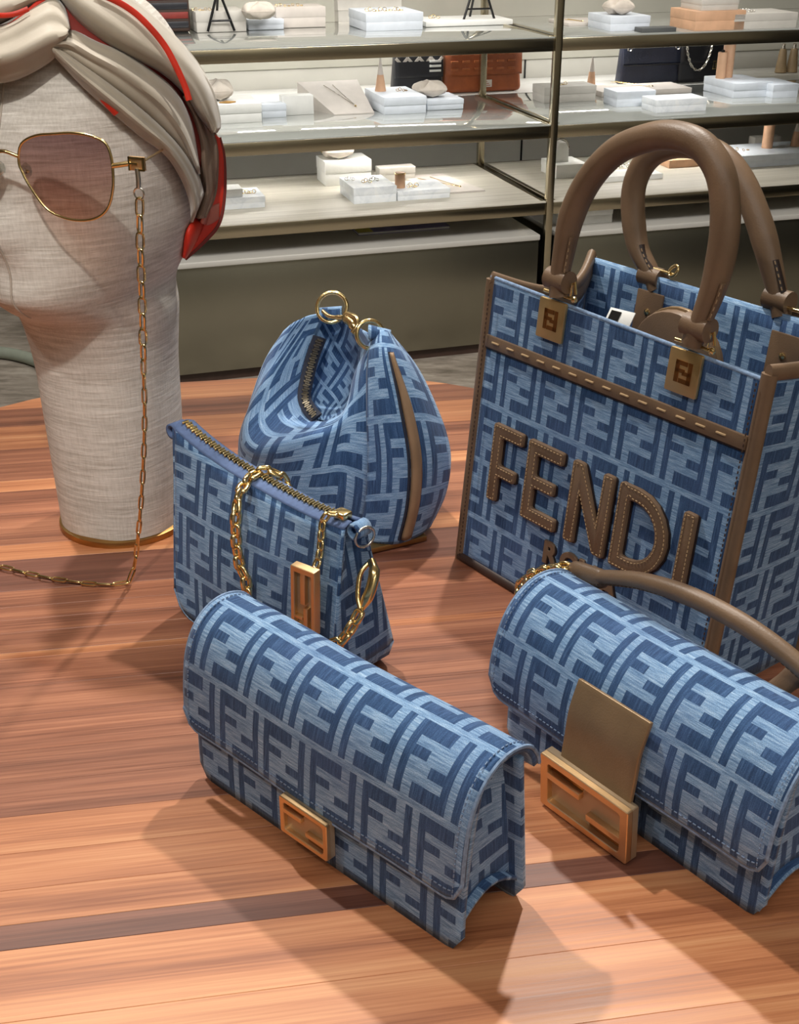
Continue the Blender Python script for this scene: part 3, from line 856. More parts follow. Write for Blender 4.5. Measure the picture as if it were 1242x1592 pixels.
    tube('lobster_clasp', cr(cl, 22), [.0016] * 8 + [.0022] * 4 + [.0042] * 7 + [.003, .0022, .0018], GOLD, t, seg=12)
    tube('clasp_gate', cr([g(540, 488, .905), g(553, 494, .896), g(556, 506, .890), g(548, 518, .888)], 12), .0022, GOLD, t, seg=8)
    # brass plinth plate the bag stands on
    A2 = at(556, 858, TZ + .006); B2 = at(664, 833, TZ + .006); u = (B2 - A2); Ln = u.length; a_ = math.atan2(u.y, u.x)
    p = thing('display_plate', 'thin brass display plate under the crescent hobo bag', 'plate', (A2.x, A2.y, TZ), a_)
    box('plate', (0, Ln, 0, .085, .0015, .006), BRASS, p, .0008)
    box('pad', (.004, Ln - .004, .004, .081, 0, .0016), BLACK, p, .0003)
hobo()

def tote():
    A = at(713, 869, TZ); ang = R(-52.7); lean = R(6)
    t = thing('tote_bag', 'large blue denim tote with taupe leather handles and raised leather lettering', 'handbag', A, ang, None)
    W2L = (Matrix.Translation(A) @ Matrix.Rotation(ang, 4, 'Z')).inverted()
    u = Vector((math.cos(ang), math.sin(ang), 0)); d = Vector((-math.sin(ang), math.cos(ang), 0)); up = Vector((0, 0, 1)) * math.cos(lean) + d * math.sin(lean)
    N = u.cross(up)
    def fp(px, py, y=0.0): return W2L @ onpl(px, py, A + d * y, N)
    W, H, D = .2425, .2225, .102; sl, cl_ = math.sin(lean), math.cos(lean)
    ML = Matrix.Rotation(-lean, 4, 'X')            # panel frame: x right, z up the leaning panel
    def pt(x, v, y=0): return Vector((x, v * sl + y, v * cl_))
    def ztop(x): return H + .0015 - .006 * x / W
    nx = 30
    P = [[pt(W * j / nx, ztop(W * j / nx) * k / 20, -.002 * math.sin(math.pi * j / nx) * math.sin(math.pi * k / 20)) for j in range(nx + 1)] for k in range(21)]
    def fuv(x, v): return (x * 6.3 / W + .45, (v - .178) * TV + 3 if v < .178 else (v - .178) * TV + 4.08)
    # front panel in two cloth pieces, under and over the band
    for nm, v0, v1 in (('front_panel', 0, .178), ('top_panel', .178, 1)):
        P = [[pt(W * j / nx, v0 + (min(v1, ztop(W * j / nx)) - v0) * k / 16) for j in range(nx + 1)] for k in range(17)]
        UV = [[(W * j / nx * 6.3 / W + (.42 if v0 == 0 else .0), (v0 + (min(v1, ztop(W * j / nx)) - v0) * k / 16 - .178) * TV * .97 + (3.0 if v0 == 0 else 4.02)) for j in range(nx + 1)] for k in range(17)]
        sheet(nm, P, t, uv=UV, th=.003)
    tube('folded_rim', [pt(W * j / 20, ztop(W * j / 20), .0012) for j in range(21)], .0016, plain_edge, t, seg=8)
    P = [[pt(W * j / nx, H * k / 16, D) for j in range(nx + 1)] for k in range(17)]
    sheet('back_panel', P, t, th=.003, off=1, uv=[[(p.x * 6.3 / W + .2, p.z * TV) for p in r] for r in P])
    # leather-free inside and bottom
    P = [[Vector((W * j / 10, D * k / 4, .003)) for j in range(11)] for k in range(5)]
    o = sheet('bottom_panel', P, t, mat=LEATHD, th=.002, off=0)
    for sg, x0 in ((-1, 0), (1, W)):
        P = []
        for k in range(21):
            v = H * k / 20; f = k / 20; row = []
            for j in range(15):
                gq = j / 14
                inw = (-.022 if sg < 0 else .010) * math.sin(math.pi * gq) * f ** 2
                if sg < 0: x = x0 - inw
                else: x = x0 + inw
                dip = -.014 * math.sin(math.pi * gq) * f ** 3 * (1 if sg < 0 else .1)
                q = pt(x, v, D * gq); q.z += dip; row.append(q)
            P.append(row)
        sheet('side_panel', P, t, th=.002, off=0, uv=[[(D * j / 14 * TU + .3, H * k / 20 * TV + .02) for j in range(15)] for k in range(21)])
        rim = [p + Vector((0, 0, .001)) for p in P[-1]]
        tube('leather_rim', cr(rim, 30), .0048, LEATH, t, seg=12, flat=(1.1, .75))
        P6 = [[p + Vector((-sg * .0025, 0, -.012 * k / 3)) for p in P[-1]] for k in range(4)]
        o = mobj('rim_facing', grid_me('rim_facing', P6), LEATH, t); solid(o, .0012, 0)
    # leather edging up both front edges and along the bottom
    for x, wd in ((.0, .0075), (W, .0085)):
        pr = [pt(x, v, .0015) for v in [H * k / 24 for k in range(25)]]
        o = tube('leather_edging', pr, wd * .62, LEATH, t, seg=14, flat=(.75, 1.0), up=(0, -1, 0))
        bm = bmesh.new(); xi = x + (wd * .52 if x == 0 else -wd * .52)
        dashes(bm, [pt(xi, v, -.0034) for v in (0.006, H - .004)], .0018, .0016, .0006, .0006, (0, -1, 0))
        s = mobj('stitching', bm_me('stitching', bm), THREADD, o); s['kind'] = 'stuff'
    tube('leather_edging', [pt(W * k / 10, .003, .0015) for k in range(11)], .0042, LEATHD, t, seg=10)
    for x in (.0, W):
        tube('leather_edging', [pt(x, H * k / 10, D) for k in range(11)], .0042, LEATH, t, seg=10)
    # horizontal band with contrast stitches
    def quad(nm, x0, x1, v0, v1, th, mat, par, b=.0006):
        o = box(nm, (x0, x1, -th, .0005, v0, v1), mat, par, b); o.matrix_local = ML @ Matrix.Translation((0, 0, 0)); return o
    band = quad('leather_band', .004, W - .004, .1745, .1835, .0022, LEATH, t)
    for k in range(14):
        x = .012 + k * (W - .022) / 14
        o = box('stitch', (x, x + .0072, -.0034, -.0020, .1788, .1800), THREAD, band, .0003)
    quad('band_painted_shadow', .004, W - .004, .1732, .1746, .0012, EDGEP, t, .0002)  # dark strip painted in for the shade under the band
    # lettering
    Z0, Z1 = .0635, .1235; hh = Z1 - Z0; s = .0098
    def F(x0, x1):  return [(x0, Z0), (x0 + s, Z0), (x0 + s, Z0 + .020), (x1 - .004, Z0 + .020), (x1 - .004, Z0 + .0290), (x0 + s, Z0 + .0290), (x0 + s, Z1 - s), (x1, Z1 - s), (x1, Z1), (x0, Z1)]
    def Eg(x0, x1): return [(x0, Z0), (x1, Z0), (x1, Z0 + s), (x0 + s, Z0 + s), (x0 + s, Z0 + .0255), (x1 - .005, Z0 + .0255), (x1 - .005, Z0 + .0345), (x0 + s, Z0 + .0345), (x0 + s, Z1 - s), (x1, Z1 - s), (x1, Z1), (x0, Z1)]
    def Ng(x0, x1): return [(x0, Z0), (x0 + s, Z0), (x0 + s, Z1 - .022), (x1 - s - .0004, Z0), (x1, Z0), (x1, Z1), (x1 - s, Z1), (x1 - s, Z0 + .022), (x0 + s + .0004, Z1), (x0, Z1)]
    def Ig(x0, x1): return [(x0, Z0), (x1, Z0), (x1, Z1), (x0, Z1)]
    def put(poly, hole=None):
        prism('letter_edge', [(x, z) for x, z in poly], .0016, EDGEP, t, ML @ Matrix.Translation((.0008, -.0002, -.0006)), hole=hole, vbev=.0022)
        o = prism('letter', poly, .0032, LEATH, t, ML @ Matrix.Translation((0, -.0012, 0)), bevel=.0008, hole=hole, vbev=.0022)
        bm = bmesh.new()
        for pl, dd in ((poly, .0017), (hole, -.0017)):
            if not pl: continue
            q = inset_poly(pl, dd); m = len(q)
            if hole: dashes(bm, [Vector((p.x, -.0034, p.y)) for p in q] + [Vector((q[0].x, -.0034, q[0].y))], .0016, .0013, .0005, .0005, (0, -1, 0))
            else:
                for k in range(m):
                    a, b = q[k], q[(k + 1) % m]
                    if (a - b).length > .003: dashes(bm, [Vector((a.x, -.0034, a.y)), Vector((b.x, -.0034, b.y))], .0016, .0013, .0005, .0005, (0, -1, 0))
        st = mobj('stitching', bm_me('stitching', bm), THREAD, o); st['kind'] = 'stuff'
    put(F(.0262, .0575)); put(Eg(.0635, .0985)); put(Ng(.1078, .1462)); put(Ig(.2058, .2160))
    def Dp(x0, x1, z0, z1, rr, n=10):
        out = [(x0, z0), ((x0 + x1 - rr) / 2, z0), (x1 - rr, z0)]
        ry = (z1 - z0) / 2; cz = (z0 + z1) / 2
        for k in range(1, n): a = -math.pi / 2 + math.pi * k / n; out.append((x1 - rr + rr * math.cos(a), cz + ry * math.sin(a)))
        out += [(x1 - rr, z1), ((x0 + x1 - rr) / 2, z1), (x0, z1), (x0, (z0 + z1) / 2)]
        return out
    put(Dp(.1515, .1970, Z0, Z1, .029), Dp(.1515 + s, .1970 - s, Z0 + s, Z1 - s, .020))
    # small second line of letters
    x = .0895
    for chh in 'ROMA':
        cu = bpy.data.curves.new('letter', 'FONT'); cu.body = chh; cu.size = .0225; cu.extrude = .0009; cu.offset = .0007; cu.bevel_depth = .0003
        tmp = bpy.data.objects.new('letter', cu); COL.objects.link(tmp)
        dg = bpy.context.evaluated_depsgraph_get(); me = bpy.data.meshes.new_from_object(tmp.evaluated_get(dg))
        bpy.data.objects.remove(tmp)
        o = mobj('letter', me, LEATH, t); o.data.materials.clear(); o.data.materials.append(LEATH)
        o.matrix_local = ML @ Matrix.Translation((x, -.0012, .0385)) @ Matrix.Rotation(R(90), 4, 'X')
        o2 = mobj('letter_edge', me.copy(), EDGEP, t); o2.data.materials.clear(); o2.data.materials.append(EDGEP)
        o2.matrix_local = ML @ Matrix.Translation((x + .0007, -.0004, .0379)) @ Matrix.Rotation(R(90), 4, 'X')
        x += .0175 if chh != 'M' else .021
    # metal tags, loops and handles
    emb = [(-.30, -.16, -.34, .34), (-.30, .14, .20, .34), (-.30, .06, -.03, .09), (.18, .32, -.34, .34), (-.12, .32, -.34, -.20), (-.02, .32, -.09, .03)]
    for cx in (.0675, .1850):
        zt = ztop(cx) + .0015
        tg = prism('metal_tag', [(x - .0125 + cx, z + zt - .0275) for x, z in rrect(.0250, .0275, .0012, 3)], .0022, GOLDT, t, ML @ Matrix.Translation((0, -.0012, 0)), bevel=.0005)
        for a, b, c, e in emb:
            s_ = .0205
            box('emblem_stroke', (cx + a * s_, cx + b * s_, -.0026, -.0018, zt - .0135 + c * s_, zt - .0135 + e * s_), GOLDD, tg, 0)
        # bar holding the handle loop
        q = pt(cx, zt + .0035, .001)
        tube('bar', [q + Vector((-.0135, 0, 0)), q + Vector((.0145, 0, 0))], .0013, GOLD, t, seg=8)
        o = mobj('bar_knob', lathe_me('bar_knob', [(.0003, -.0024), (.0018, -.0016), (.0024, 0), (.0018, .0016), (.0003, .0024)], 12), GOLD, t); o.location = q + Vector((.0150, 0, 0))
        tube('ring', [q + Vector((.0105, .001, .002)), q + Vector((.0125, .0, .010)), q + Vector((.0150, .0, .012)), q + Vector((.0165, 0, .004))], .0011, GOLD, t, seg=8)
    front = [(869, 462), (869, 440), (875, 400), (889, 335), (917, 278), (958, 235), (1008, 214), (1050, 211), (1090, 226), (1117, 262), (1127, 310), (1125, 375), (1110, 445), (1086, 508), (1075, 535)]
    back = [(1022, 452), (1012, 425), (992, 385), (984, 330), (987, 285), (1006, 248), (1040, 228), (1085, 228), (1125, 246), (1155, 285), (1180, 345), (1198, 410), (1210, 462), (1215, 492)]
    for pix, y, mt in ((front, -.001, LEATH), (back, D + .002, LEATH)):
        Q = cr([fp(px, py, y) for px, py in pix], 80)
        rad = []
        for k in range(80):
            e = min(k, 79 - k) / 79
            rad.append(.0088 if e > .18 else (.0066 + .0022 * (e - .05) / .13 if e > .05 else .0066))
        hd = tube('handle', Q, rad, mt, t, seg=18)
        # leather loop at each foot and a stitched seam flap above it
        for idx in (3, 76):
            q = Q[idx]; tdir = (Q[idx + 1] - Q[idx - 1]).normalized()
            o = tube('handle_loop', [q + Vector((-.0092, 0, 0)), q + Vector((.0092, 0, 0))], .0076, LEATH, hd, seg=18)
        for sgn, rng in ((1, range(5, 12)), (1, range(68, 75))):
            a = [Q[k] + Vector((.0078, -.0030, 0)) for k in rng]
            fl = tube('seam_flap', a, .0026, EDGEP if y > .05 else LEATH, hd, seg=8, flat=(.5, 1.0))
            bm = bmesh.new(); dashes(bm, [p + Vector((.0012, -.0026, .0)) for p in a], .0024, .0018, .0007, .0007, (0.3, -1, 0))
            s_ = mobj('stitching', bm_me('stitching', bm), THREADL, fl); s_['kind'] = 'stuff'
    # back handle fittings and leather tabs seen on the inside of the back panel
    for cx in (.066, .1850):
        o = box('back_tab', (cx - .0125, cx + .0125, D - .0050, D - .0030, H - .045, H - .001), LEATH, t, .0008); o.matrix_local = ML
        k = mobj('rivet', lathe_me('rivet', [(.0026, 0), (.0024, .001), (.0012, .0018), (.0002, .002)], 14), GOLD, t)
        k.matrix_local = ML @ Matrix.Translation((cx, D - .005, H - .016)) @ Matrix.Rotation(R(90), 4, 'X')
        q = pt(cx, H + .004, D)
        tube('bar', [q + Vector((-.0135, 0, 0)), q + Vector((.0165, 0, 0))], .0013, GOLD, t, seg=8)
        tube('ring', ring_pts(q + Vector((.0150, -.001, .003)), .0040, (1, 0, .3), (0, .5, 1), 16), .0011, GOLD, t, closed=True, seg=8)
    # lining
    P = [[pt(.004 + (W - .008) * j / 10, H * .97 * k / 6, D - .0045) for j in range(11)] for k in range(3)]
    # things inside
    pc = thing('leather_pouch', 'taupe leather round-topped pouch standing inside the large tote', 'pouch', A, ang)
    yp, cxp, czp, rp_ = .060, .138, .190, .036
    poly = [(cxp + rp_ * math.cos(R(a)), czp + rp_ * math.sin(R(a))) for a in range(0, 181, 12)]
    prism('pouch_body', [(cxp + rp_ * .98, .02)] + [(x - .0005, z - .002) for x, z in poly] + [(cxp - rp_ * .98, .02)], .012, LEATH, pc, Matrix.Translation((0, yp + .014, 0)), bevel=.002)
    prism('pouch_flap', poly + [(cxp - rp_ * .9, czp - .020), (cxp + rp_ * .9, czp - .020)], .003, TABL, pc, Matrix.Translation((0, yp, 0)) @ Matrix.Rotation(R(-3), 4, 'X'), bevel=.001)
    pt_ = thing('paper_tag', 'small white and black paper tag tucked inside the large tote', 'tag', A, ang)
    o = box('card', (.0, .020, -.001, .0, 0, .011), BOXW, pt_, .0002); o.location = Vector((.079, .060, .203)); o.rotation_euler = (R(-40), 0, R(10))
    o = box('card_print', (.002, .010, -.0016, -.0011, .002, .009), BLACK, pt_, 0); o.location = Vector((.079, .060, .203)); o.rotation_euler = (R(-40), 0, R(10))
tote()

# ------------------------------------------------------------------ head form with scarf and sunglasses
HC = Vector((-.2295, .911, TZ)); PHI = R(20)
FD = Vector((-math.sin(PHI), -math.cos(PHI), 0)); LD = Vector((math.cos(PHI), -math.sin(PHI), 0))
SEC = [(.006, .050, .050, .050), (.03, .0505, .0505, .0505), (.06, .0512, .0512, .0512), (.10, .052, .052, .0525), (.14, .053, .053, .0535), (.165, .056, .054, .056), (.186, .064, .057, .0575),
       (.199, .084, .060, .055), (.209, .096, .064, .056), (.221, .101, .070, .062), (.240, .101, .080, .0695), (.26, .099, .088, .075), (.29, .098, .094, .078), (.325, .092, .096, .078), (.36, .079, .088, .072), (.39, .058, .070, .058), (.41, .034, .044, .036), (.419, .010, .014, .012)]
def head():
    t = thing('mannequin_head', 'pale linen mannequin head on the table at left, wearing scarf and sunglasses', 'mannequin', HC, 0)
    prof = crp([Vector((s[0], s[1], s[2])) for s in SEC], 72); wid = crp([Vector((s[3], 0, 0)) for s in SEC], 72)
    P = []; n = 72
    for k in range(72):
        z, f, b = prof[k]; w_ = wid[k].x; row = []
        for j in range(n):
            a = 2 * math.pi * j / n; c, s = math.cos(a), math.sin(a); e = 2 / 2.25
            fx = math.copysign(abs(c) ** e, c) * (f if c > 0 else b); ly = math.copysign(abs(s) ** e, s) * w_
            if c > 0:   # nose, brow, chin
                ang = math.atan2(ly, .09)
                fx += .008 * math.exp(-((ly) / .012) ** 2) * math.exp(-((z - .262) / .016) ** 2) + .006 * math.exp(-((ly) / .010) ** 2) * math.exp(-((z - .275) / .025) ** 2)
                fx += .003 * math.exp(-((abs(ly) - .0) / .05) ** 2) * math.exp(-((z - .318) / .018) ** 2)
                fx += .004 * math.exp(-((ly) / .025) ** 2) * math.exp(-((z - .218) / .012) ** 2)
                fx -= .004 * math.exp(-((abs(ly) - .035) / .018) ** 2) * math.exp(-((z - .285) / .016) ** 2)
            row.append(FD * fx + LD * ly + Vector((0, 0, z)))
        P.append(row)
    me = grid_me('linen_cover', P, None, closeu=True)
    mobj('linen_cover', me, LINEN, t)
    bm = bmesh.new()
    pts = [P[k][0] + FD * .0006 for k in range(30, 66)]
    mobj('centre_seam', tube_me('centre_seam', cr(pts, 60), .0007, 6), plain('linen_seam', srgb(190, 180, 168), .9, nsc=200), t)
    mobj('base_ring', lathe_me('base_ring', [(.047, 0), (.0535, 0), (.0540, .002), (.0535, .005), (.050, .0065)], 56), BRASS, t)
head()
EC = HC + Vector((0, 0, .300)); ER = (.104, .080, .118)     # ellipsoid around the skull
def hp(px, py, off=0.0):
    """point where the sight line meets the skull ellipsoid (swollen by off), or its nearest pass"""
    d = ray(px, py); o = CO - EC
    f = lambda v: Vector((v.dot(FD) / (ER[0] + off), v.dot(LD) / (ER[1] + off), v.z / (ER[2] + off)))
    a, b = f(o), f(d); A = b.dot(b); Bq = a.dot(b); Cq = a.dot(a) - 1; D = Bq * Bq - A * Cq
    tt = (-Bq - math.sqrt(D)) / A if D > 0 else -Bq / A
    return CO + d * tt
def scarf():
    c = HC + Vector((0, 0, .36))
    t = thing('silk_scarf', 'beige silk headscarf with red hem, knotted round the linen head', 'scarf', c, 0)
    def band(name, up, lo, mat, off=.004, h=.010, rip=.0, nr=3, n=40, m=18):
        U = cr([Vector((x, y, 0)) for x, y in up], n); W = cr([Vector((x, y, 0)) for x, y in lo], n); P = []
        for i in range(n):
            row = []
            for j in range(m):
                f = j / (m - 1); q = U[i].lerp(W[i], f)
                o = off + h * math.sin(math.pi * f) ** .8 + rip * math.sin(nr * math.pi * f + .4 * math.sin(i * .13)) * math.sin(math.pi * f)
                row.append(hp(q.x, q.y, o) - c)
            P.append(row)
        ob = mobj(name, grid_me(name, P), mat, t); solid(ob, .002, 0); return P
    def hem(pts, off, r=.0010, mat=None):
        Q = cr([Vector((x, y, 0)) for x, y in pts], 40)
        return tube('red_hem', [hp(q.x, q.y, off) - c for q in Q], r, mat or RED, t, seg=8, flat=(1.6, .8))
    P = []
    for k in range(10):
        a = R(40 + 50 * k / 9); P.append([EC - c + FD * (ER[0] + .0015) * math.cos(a) * math.cos(b) + LD * (ER[1] + .0015) * math.cos(a) * math.sin(b) + Vector((0, 0, (ER[2] + .0015) * math.sin(a))) for b in [2 * math.pi * j / 40 for j in range(40)]])
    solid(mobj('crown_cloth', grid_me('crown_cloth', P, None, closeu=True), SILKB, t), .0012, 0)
    # red lining showing in the gaps
    band('red_fold', [(60, -20), (120, -5), (190, 40), (250, 90), (300, 150), (325, 215)], [(70, 60), (110, 80), (170, 110), (230, 135), (280, 190), (310, 260)], REDD, .0035, .002)
    band('scarf_band', [(-120, -40), (-40, -42), (20, -48), (70, -40), (100, -25)], [(-120, 62), (-40, 52), (10, 32), (50, 8), (88, -8)], SILK, .004, .012, .003, 3)
    band('scarf_band', [(-120, 70), (-40, 55), (12, 36), (52, 10), (80, -4), (97, 8), (104, 26), (107, 44)], [(-120, 150), (-30, 132), (20, 124), (52, 110), (72, 98), (84, 88), (95, 74), (104, 54)], SILK, .006, .015, .003, 4)
    band('scarf_band', [(90, -60), (160, -30), (216, 8), (262, 48), (302, 92), (330, 140), (342, 190), (336, 206)], [(88, -10), (120, 30), (160, 62), (205, 88), (250, 112), (284, 142), (306, 176), (330, 206)], SILK, .006, .016, .002, 3)
    band('scarf_band', [(86, 62), (110, 48), (150, 66), (190, 82), (232, 108), (272, 142), (296, 190), (308, 256)], [(82, 74), (112, 92), (158, 124), (206, 160), (244, 192), (276, 224), (298, 254), (310, 272)], SILK, .005, .011, .002, 5)
    band('scarf_band', [(84, 68), (110, 88), (156, 120), (205, 158), (246, 194), (280, 230), (304, 266), (316, 300)], [(80, 80), (98, 100), (132, 136), (180, 178), (220, 212), (258, 240), (284, 280), (297, 318), (298, 346)], SILK, .006, .009, .0015, 4)
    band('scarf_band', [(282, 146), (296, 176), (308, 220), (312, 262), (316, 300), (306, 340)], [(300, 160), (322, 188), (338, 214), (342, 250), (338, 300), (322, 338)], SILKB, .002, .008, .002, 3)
    # tail hanging behind the cheek: red edged, beige inside
    band('scarf_tail', [(330, 205), (338, 240), (332, 290), (316, 326), (292, 356), (284, 400)], [(342, 216), (348, 250), (348, 300), (340, 344), (318, 372), (288, 402)], RED, .002, .004)
    band('scarf_tail', [(318, 330), (326, 322), (334, 318), (341, 316)], [(312, 346), (322, 350), (332, 346), (340, 340)], plain('sheer_red_silk', srgb(190, 110, 96), .5, nsc=40), .007, .001, n=12, m=8)
    hem([(-60, 74), (-5, 52), (30, 30), (56, 8), (78, -8)], .010)
    hem([(-40, 20), (0, 24), (22, 22), (44, 14)], .017)
    hem([(150, -12), (185, 4), (212, 22), (238, 48), (258, 74), (276, 108), (288, 136), (294, 156)], .0232, .0013)
    hem([(100, 92), (118, 106), (140, 128), (162, 154), (182, 176)], .0105, .0018)
    hem([(340, 214), (347, 245), (348, 300), (340, 346), (318, 374), (287, 402)], .004, .0012, REDD)
scarf()
def glasses():
    O = HC + FD * .116 + Vector((0, 0, .285))
    t = thing('sunglasses', 'gold-rimmed sunglasses with brown gradient lenses and long gold neck chain', 'sunglasses', O, 0)
    def pl(px, py, dn=0.0):
        p = onpl(px, py, O + FD * dn, FD) - O; return p
    out = [(29, 250), (33, 224), (55, 211), (85, 208), (112, 207), (140, 212), (160, 222), (169, 240), (173, 268), (173, 296), (166, 324), (150, 339), (125, 343), (98, 338), (72, 324), (48, 292), (35, 268)]
    lp_ = [pl(*q) for q in out]
    lat = [p.dot(LD) for p in lp_]; xm = min(lat) - .0095        # lateral position of the nose line
    for mir in (1, -1):
        pts = []
        for p in lp_:
            l = p.dot(LD) - xm; pts.append(LD * (xm + mir * l) + Vector((0, 0, p.z)) - FD * (.9 * (l - .03) ** 2 if l > .03 else 0))
        loop = []
        n = len(pts)
        for k in range(n):
            a, b, cc, dd = pts[k - 1], pts[k], pts[(k + 1) % n], pts[(k + 2) % n]
            for q in range(4):
                s = q / 4; loop.append(.5 * ((2 * b) + (cc - a) * s + (2 * a - 5 * b + 4 * cc - dd) * s * s + (3 * b - a - 3 * cc + dd) * s ** 3))
        tube('rim', loop, .0009, GOLD, t, closed=True, seg=8)
        ce = sum(loop, Vector()) / len(loop)
        V = [ce + FD * .0015] + [ce.lerp(p, .5) + FD * .0012 for p in loop] + loop; m = len(loop)
        Fc = [(0, 1 + k, 1 + (k + 1) % m) for k in range(m)] + [(1 + k, 1 + m + k, 1 + m + (k + 1) % m, 1 + (k + 1) % m) for k in range(m)]
        me = pydata('lens', [v - ce for v in V], Fc); o = mobj('lens', me, LENS, t); o.location = ce
        h0 = max(pts, key=lambda p: mir * p.dot(LD)); h0 = h0 + Vector((0, 0, .0035))
        h1 = h0 + LD * (mir * .012) - FD * .003 + Vector((0, 0, .002))
        tube('hinge_bar', [h0, h1], .0017, GOLD, t, seg=8)
        M = Matrix.Translation(h1 + LD * mir * .004) @ Matrix((LD, -FD, Vector((0, 0, 1)))).transposed().to_4x4()
        e = box('hinge_emblem', (-.0055, .0055, -.0012, .0012, -.0042, .0042), GOLDM, t, .0004); e.matrix_local = M
        for a, b, cc, dd in ((-.0055, .0055, .0030, .0042), (-.0055, -.0043, -.0042, .0042), (-.0055, .001, -.0005, .0007), (.0043, .0055, -.0042, .0042), (-.001, .0055, -.0042, -.0030)):
            box('emblem_stroke', (a, b, -.0019, -.0010, cc, dd), GOLD, e, 0)
        h2 = h1 + LD * (mir * .009) + Vector((0, 0, .002))
        tp = [h1 + LD * .009 + Vector((0, 0, .002))] if mir > 0 else None
        if mir > 0: tp += [hp(256, 231, .0045) - O, hp(272, 222, .001) - O, hp(290, 214, -.004) - O]; tp0 = tp
        else: tp = [p + LD * (2 * (xm - p.dot(LD))) for p in tp0]
        tube('temple', cr(tp, 24), .0008, GOLD, t, seg=8)
        nb = LD * (xm + mir * .010) + Vector((0, 0, pl(35, 268).z))
        o = mobj('nose_pad', lathe_me('nose_pad', [(.0004, -.005), (.003, -.003), (.0036, 0), (.003, .003), (.0004, .005)], 12), CLEAR, t); o.location = nb - FD * .006; o.scale = (1, .5, 1)
        tube('pad_arm', cr([nb + LD * mir * .004, nb - FD * .004 + LD * mir * .003, nb - FD * .006], 8), .0007, GOLD, t, seg=6)
    zb = pl(28, 243).z
    tube('bridge', cr([LD * (xm - .0095) + Vector((0, 0, zb)), LD * xm + Vector((0, 0, zb + .003)) + FD * .002, LD * (xm + .0095) + Vector((0, 0, zb))], 12), .0012, GOLD, t, seg=8)
    # neck chain from the hinge down to the table and along it
    top = pl(215, 278, -.004)
    tube('chain_loop', cr([pl(213, 262, -.004), pl(215, 280, -.004), pl(215, 292, -.004)], 8), .0016, SILVER, t, seg=8)
    tube('chain_loop', ring_pts(pl(216, 301, -.004), .0035, LD * .6, (0, 0, 1.0), 16), .0006, SILVER, t, closed=True, seg=6)
    e = at(206, 898, TZ + .003) - O
    s = pl(217, 308, -.004)
    path = []
    for px, py, f in ((217, 308, 0), (218, 380, .12), (221, 470, .3), (223, 560, .45), (225, 650, .6), (222, 740, .74), (216, 820, .87), (209, 880, .97)):
        Y = (O + s).y * (1 - f) + (O + e).y * f
        path.append(aty(px, py, Y) - O)
    k = 3
    long_ = link_me('chain_link', .0135, .0062, .0009, 6, 14)
    nar = link_me('chain_link', .0135, .0044, .0009, 6, 14)
    chain('chain_link', path[:k + 1], long_, .0108, GOLD, t, 0, 40)
    tb = [at(px, py, TZ + .0025) - O for px, py in ((200, 905), (170, 909), (120, 905), (70, 897), (30, 888), (8, 882), (-40, 872))]
    chain('chain_link', path[k:] + tb[:1], nar, .0108, GOLD, t, 0, 60)
    chain('chain_link', tb, long_, .0112, GOLD, t, 0, 35)
glasses()

# ------------------------------------------------------------------ shelving behind
CA = R(17.2); CB = at(700, 556, 0.0)
CX = Vector((math.cos(CA), math.sin(CA), 0)); CY = Vector((-math.sin(CA), math.cos(CA), 0))
CM = Matrix.Translation(CB) @ Matrix.Rotation(CA, 4, 'Z'); CMI = CM.inverted()
Z1, Z2, Z3, ZL = .949, .703, .474, .376
POST = .315; DEP = .62
def unit(name, label, x0, x1, posts):
    t = thing(name, label, 'shelf', CB, CA)
    for z, top in ((Z1, GLOSS), (Z2, GLOSS), (Z3, SWOOD)):
        box('shelf_board', (x0, x1, -.0004, DEP - .004, z - .004, z), top, t, .0006)
        box('front_rail', (x0, x1, 0, .014, z - .040, z - .004), BRONZE, t, .001)
        box('lower_lip', (x0, x1, .014, .03, z - .040, z - .030), BRONZE, t, .001)
        for xs in (x0, x1 - .012):
            box('side_rail', (xs, xs + .012, .014, DEP, z - .022, z + .001), BRONZE, t, .001)
        box('rear_rail', (x0, x1, DEP - .012, DEP, z - .03, z), BRONZE, t, .001)
    for xp, y0, y1 in posts:
        box('post', (xp, xp + .022, y0, y1, 0, 1.75), BRONZE, t, .001)
    return t
left = unit('display_shelving', 'bronze-framed jewellery shelving behind the hobo bag, left bay', -1.03, POST - .012, [(POST - .011, -.004, .018), (POST - .011, DEP - .02, DEP)])
right = unit('display_shelving', 'bronze-framed jewellery shelving behind the tote handles, right bay', POST + .013, 2.3, [(2.28, -.004, .018)])
for t, x0, x1 in ((left, -1.03, POST - .030), (right, POST + .030, 2.3)):
    box('base_top', (x0, x1, -.012, DEP, ZL - .018, ZL), LEDGE, t, .004)
    box('base_front', (x0, x1, 0.0, .018, .035, ZL - .018), BRONZEB, t, .001)
    box('base_body', (x0 + .004, x1 - .004, .018, DEP, .035, ZL - .018), BRONZEB, t, 0)
    box('plinth', (x0, x1, .02, DEP, 0, .035), LEATHD, t, 0)
struct('added_column_1', (2.75, 3.35, 2.2, 3.4, 0, 2.3), BLACK)   # unseen black column, added for the dark reflection in the rails
bn = thing('added_dark_bench', 'low black bench added out of view at the right for its dark reflection', 'bench', (1.95, 2.85, 0))  # unseen bench added to darken the reflection in the base front
box('seat', (-.56, .56, -.35, .35, .06, .46), BLACK, bn, .01)
for fx in (-.48, .48):
    for fy in (-.27, .27): box('foot', (fx - .04, fx + .04, fy - .04, fy + .04, 0, .062), BLACK, bn, .002)
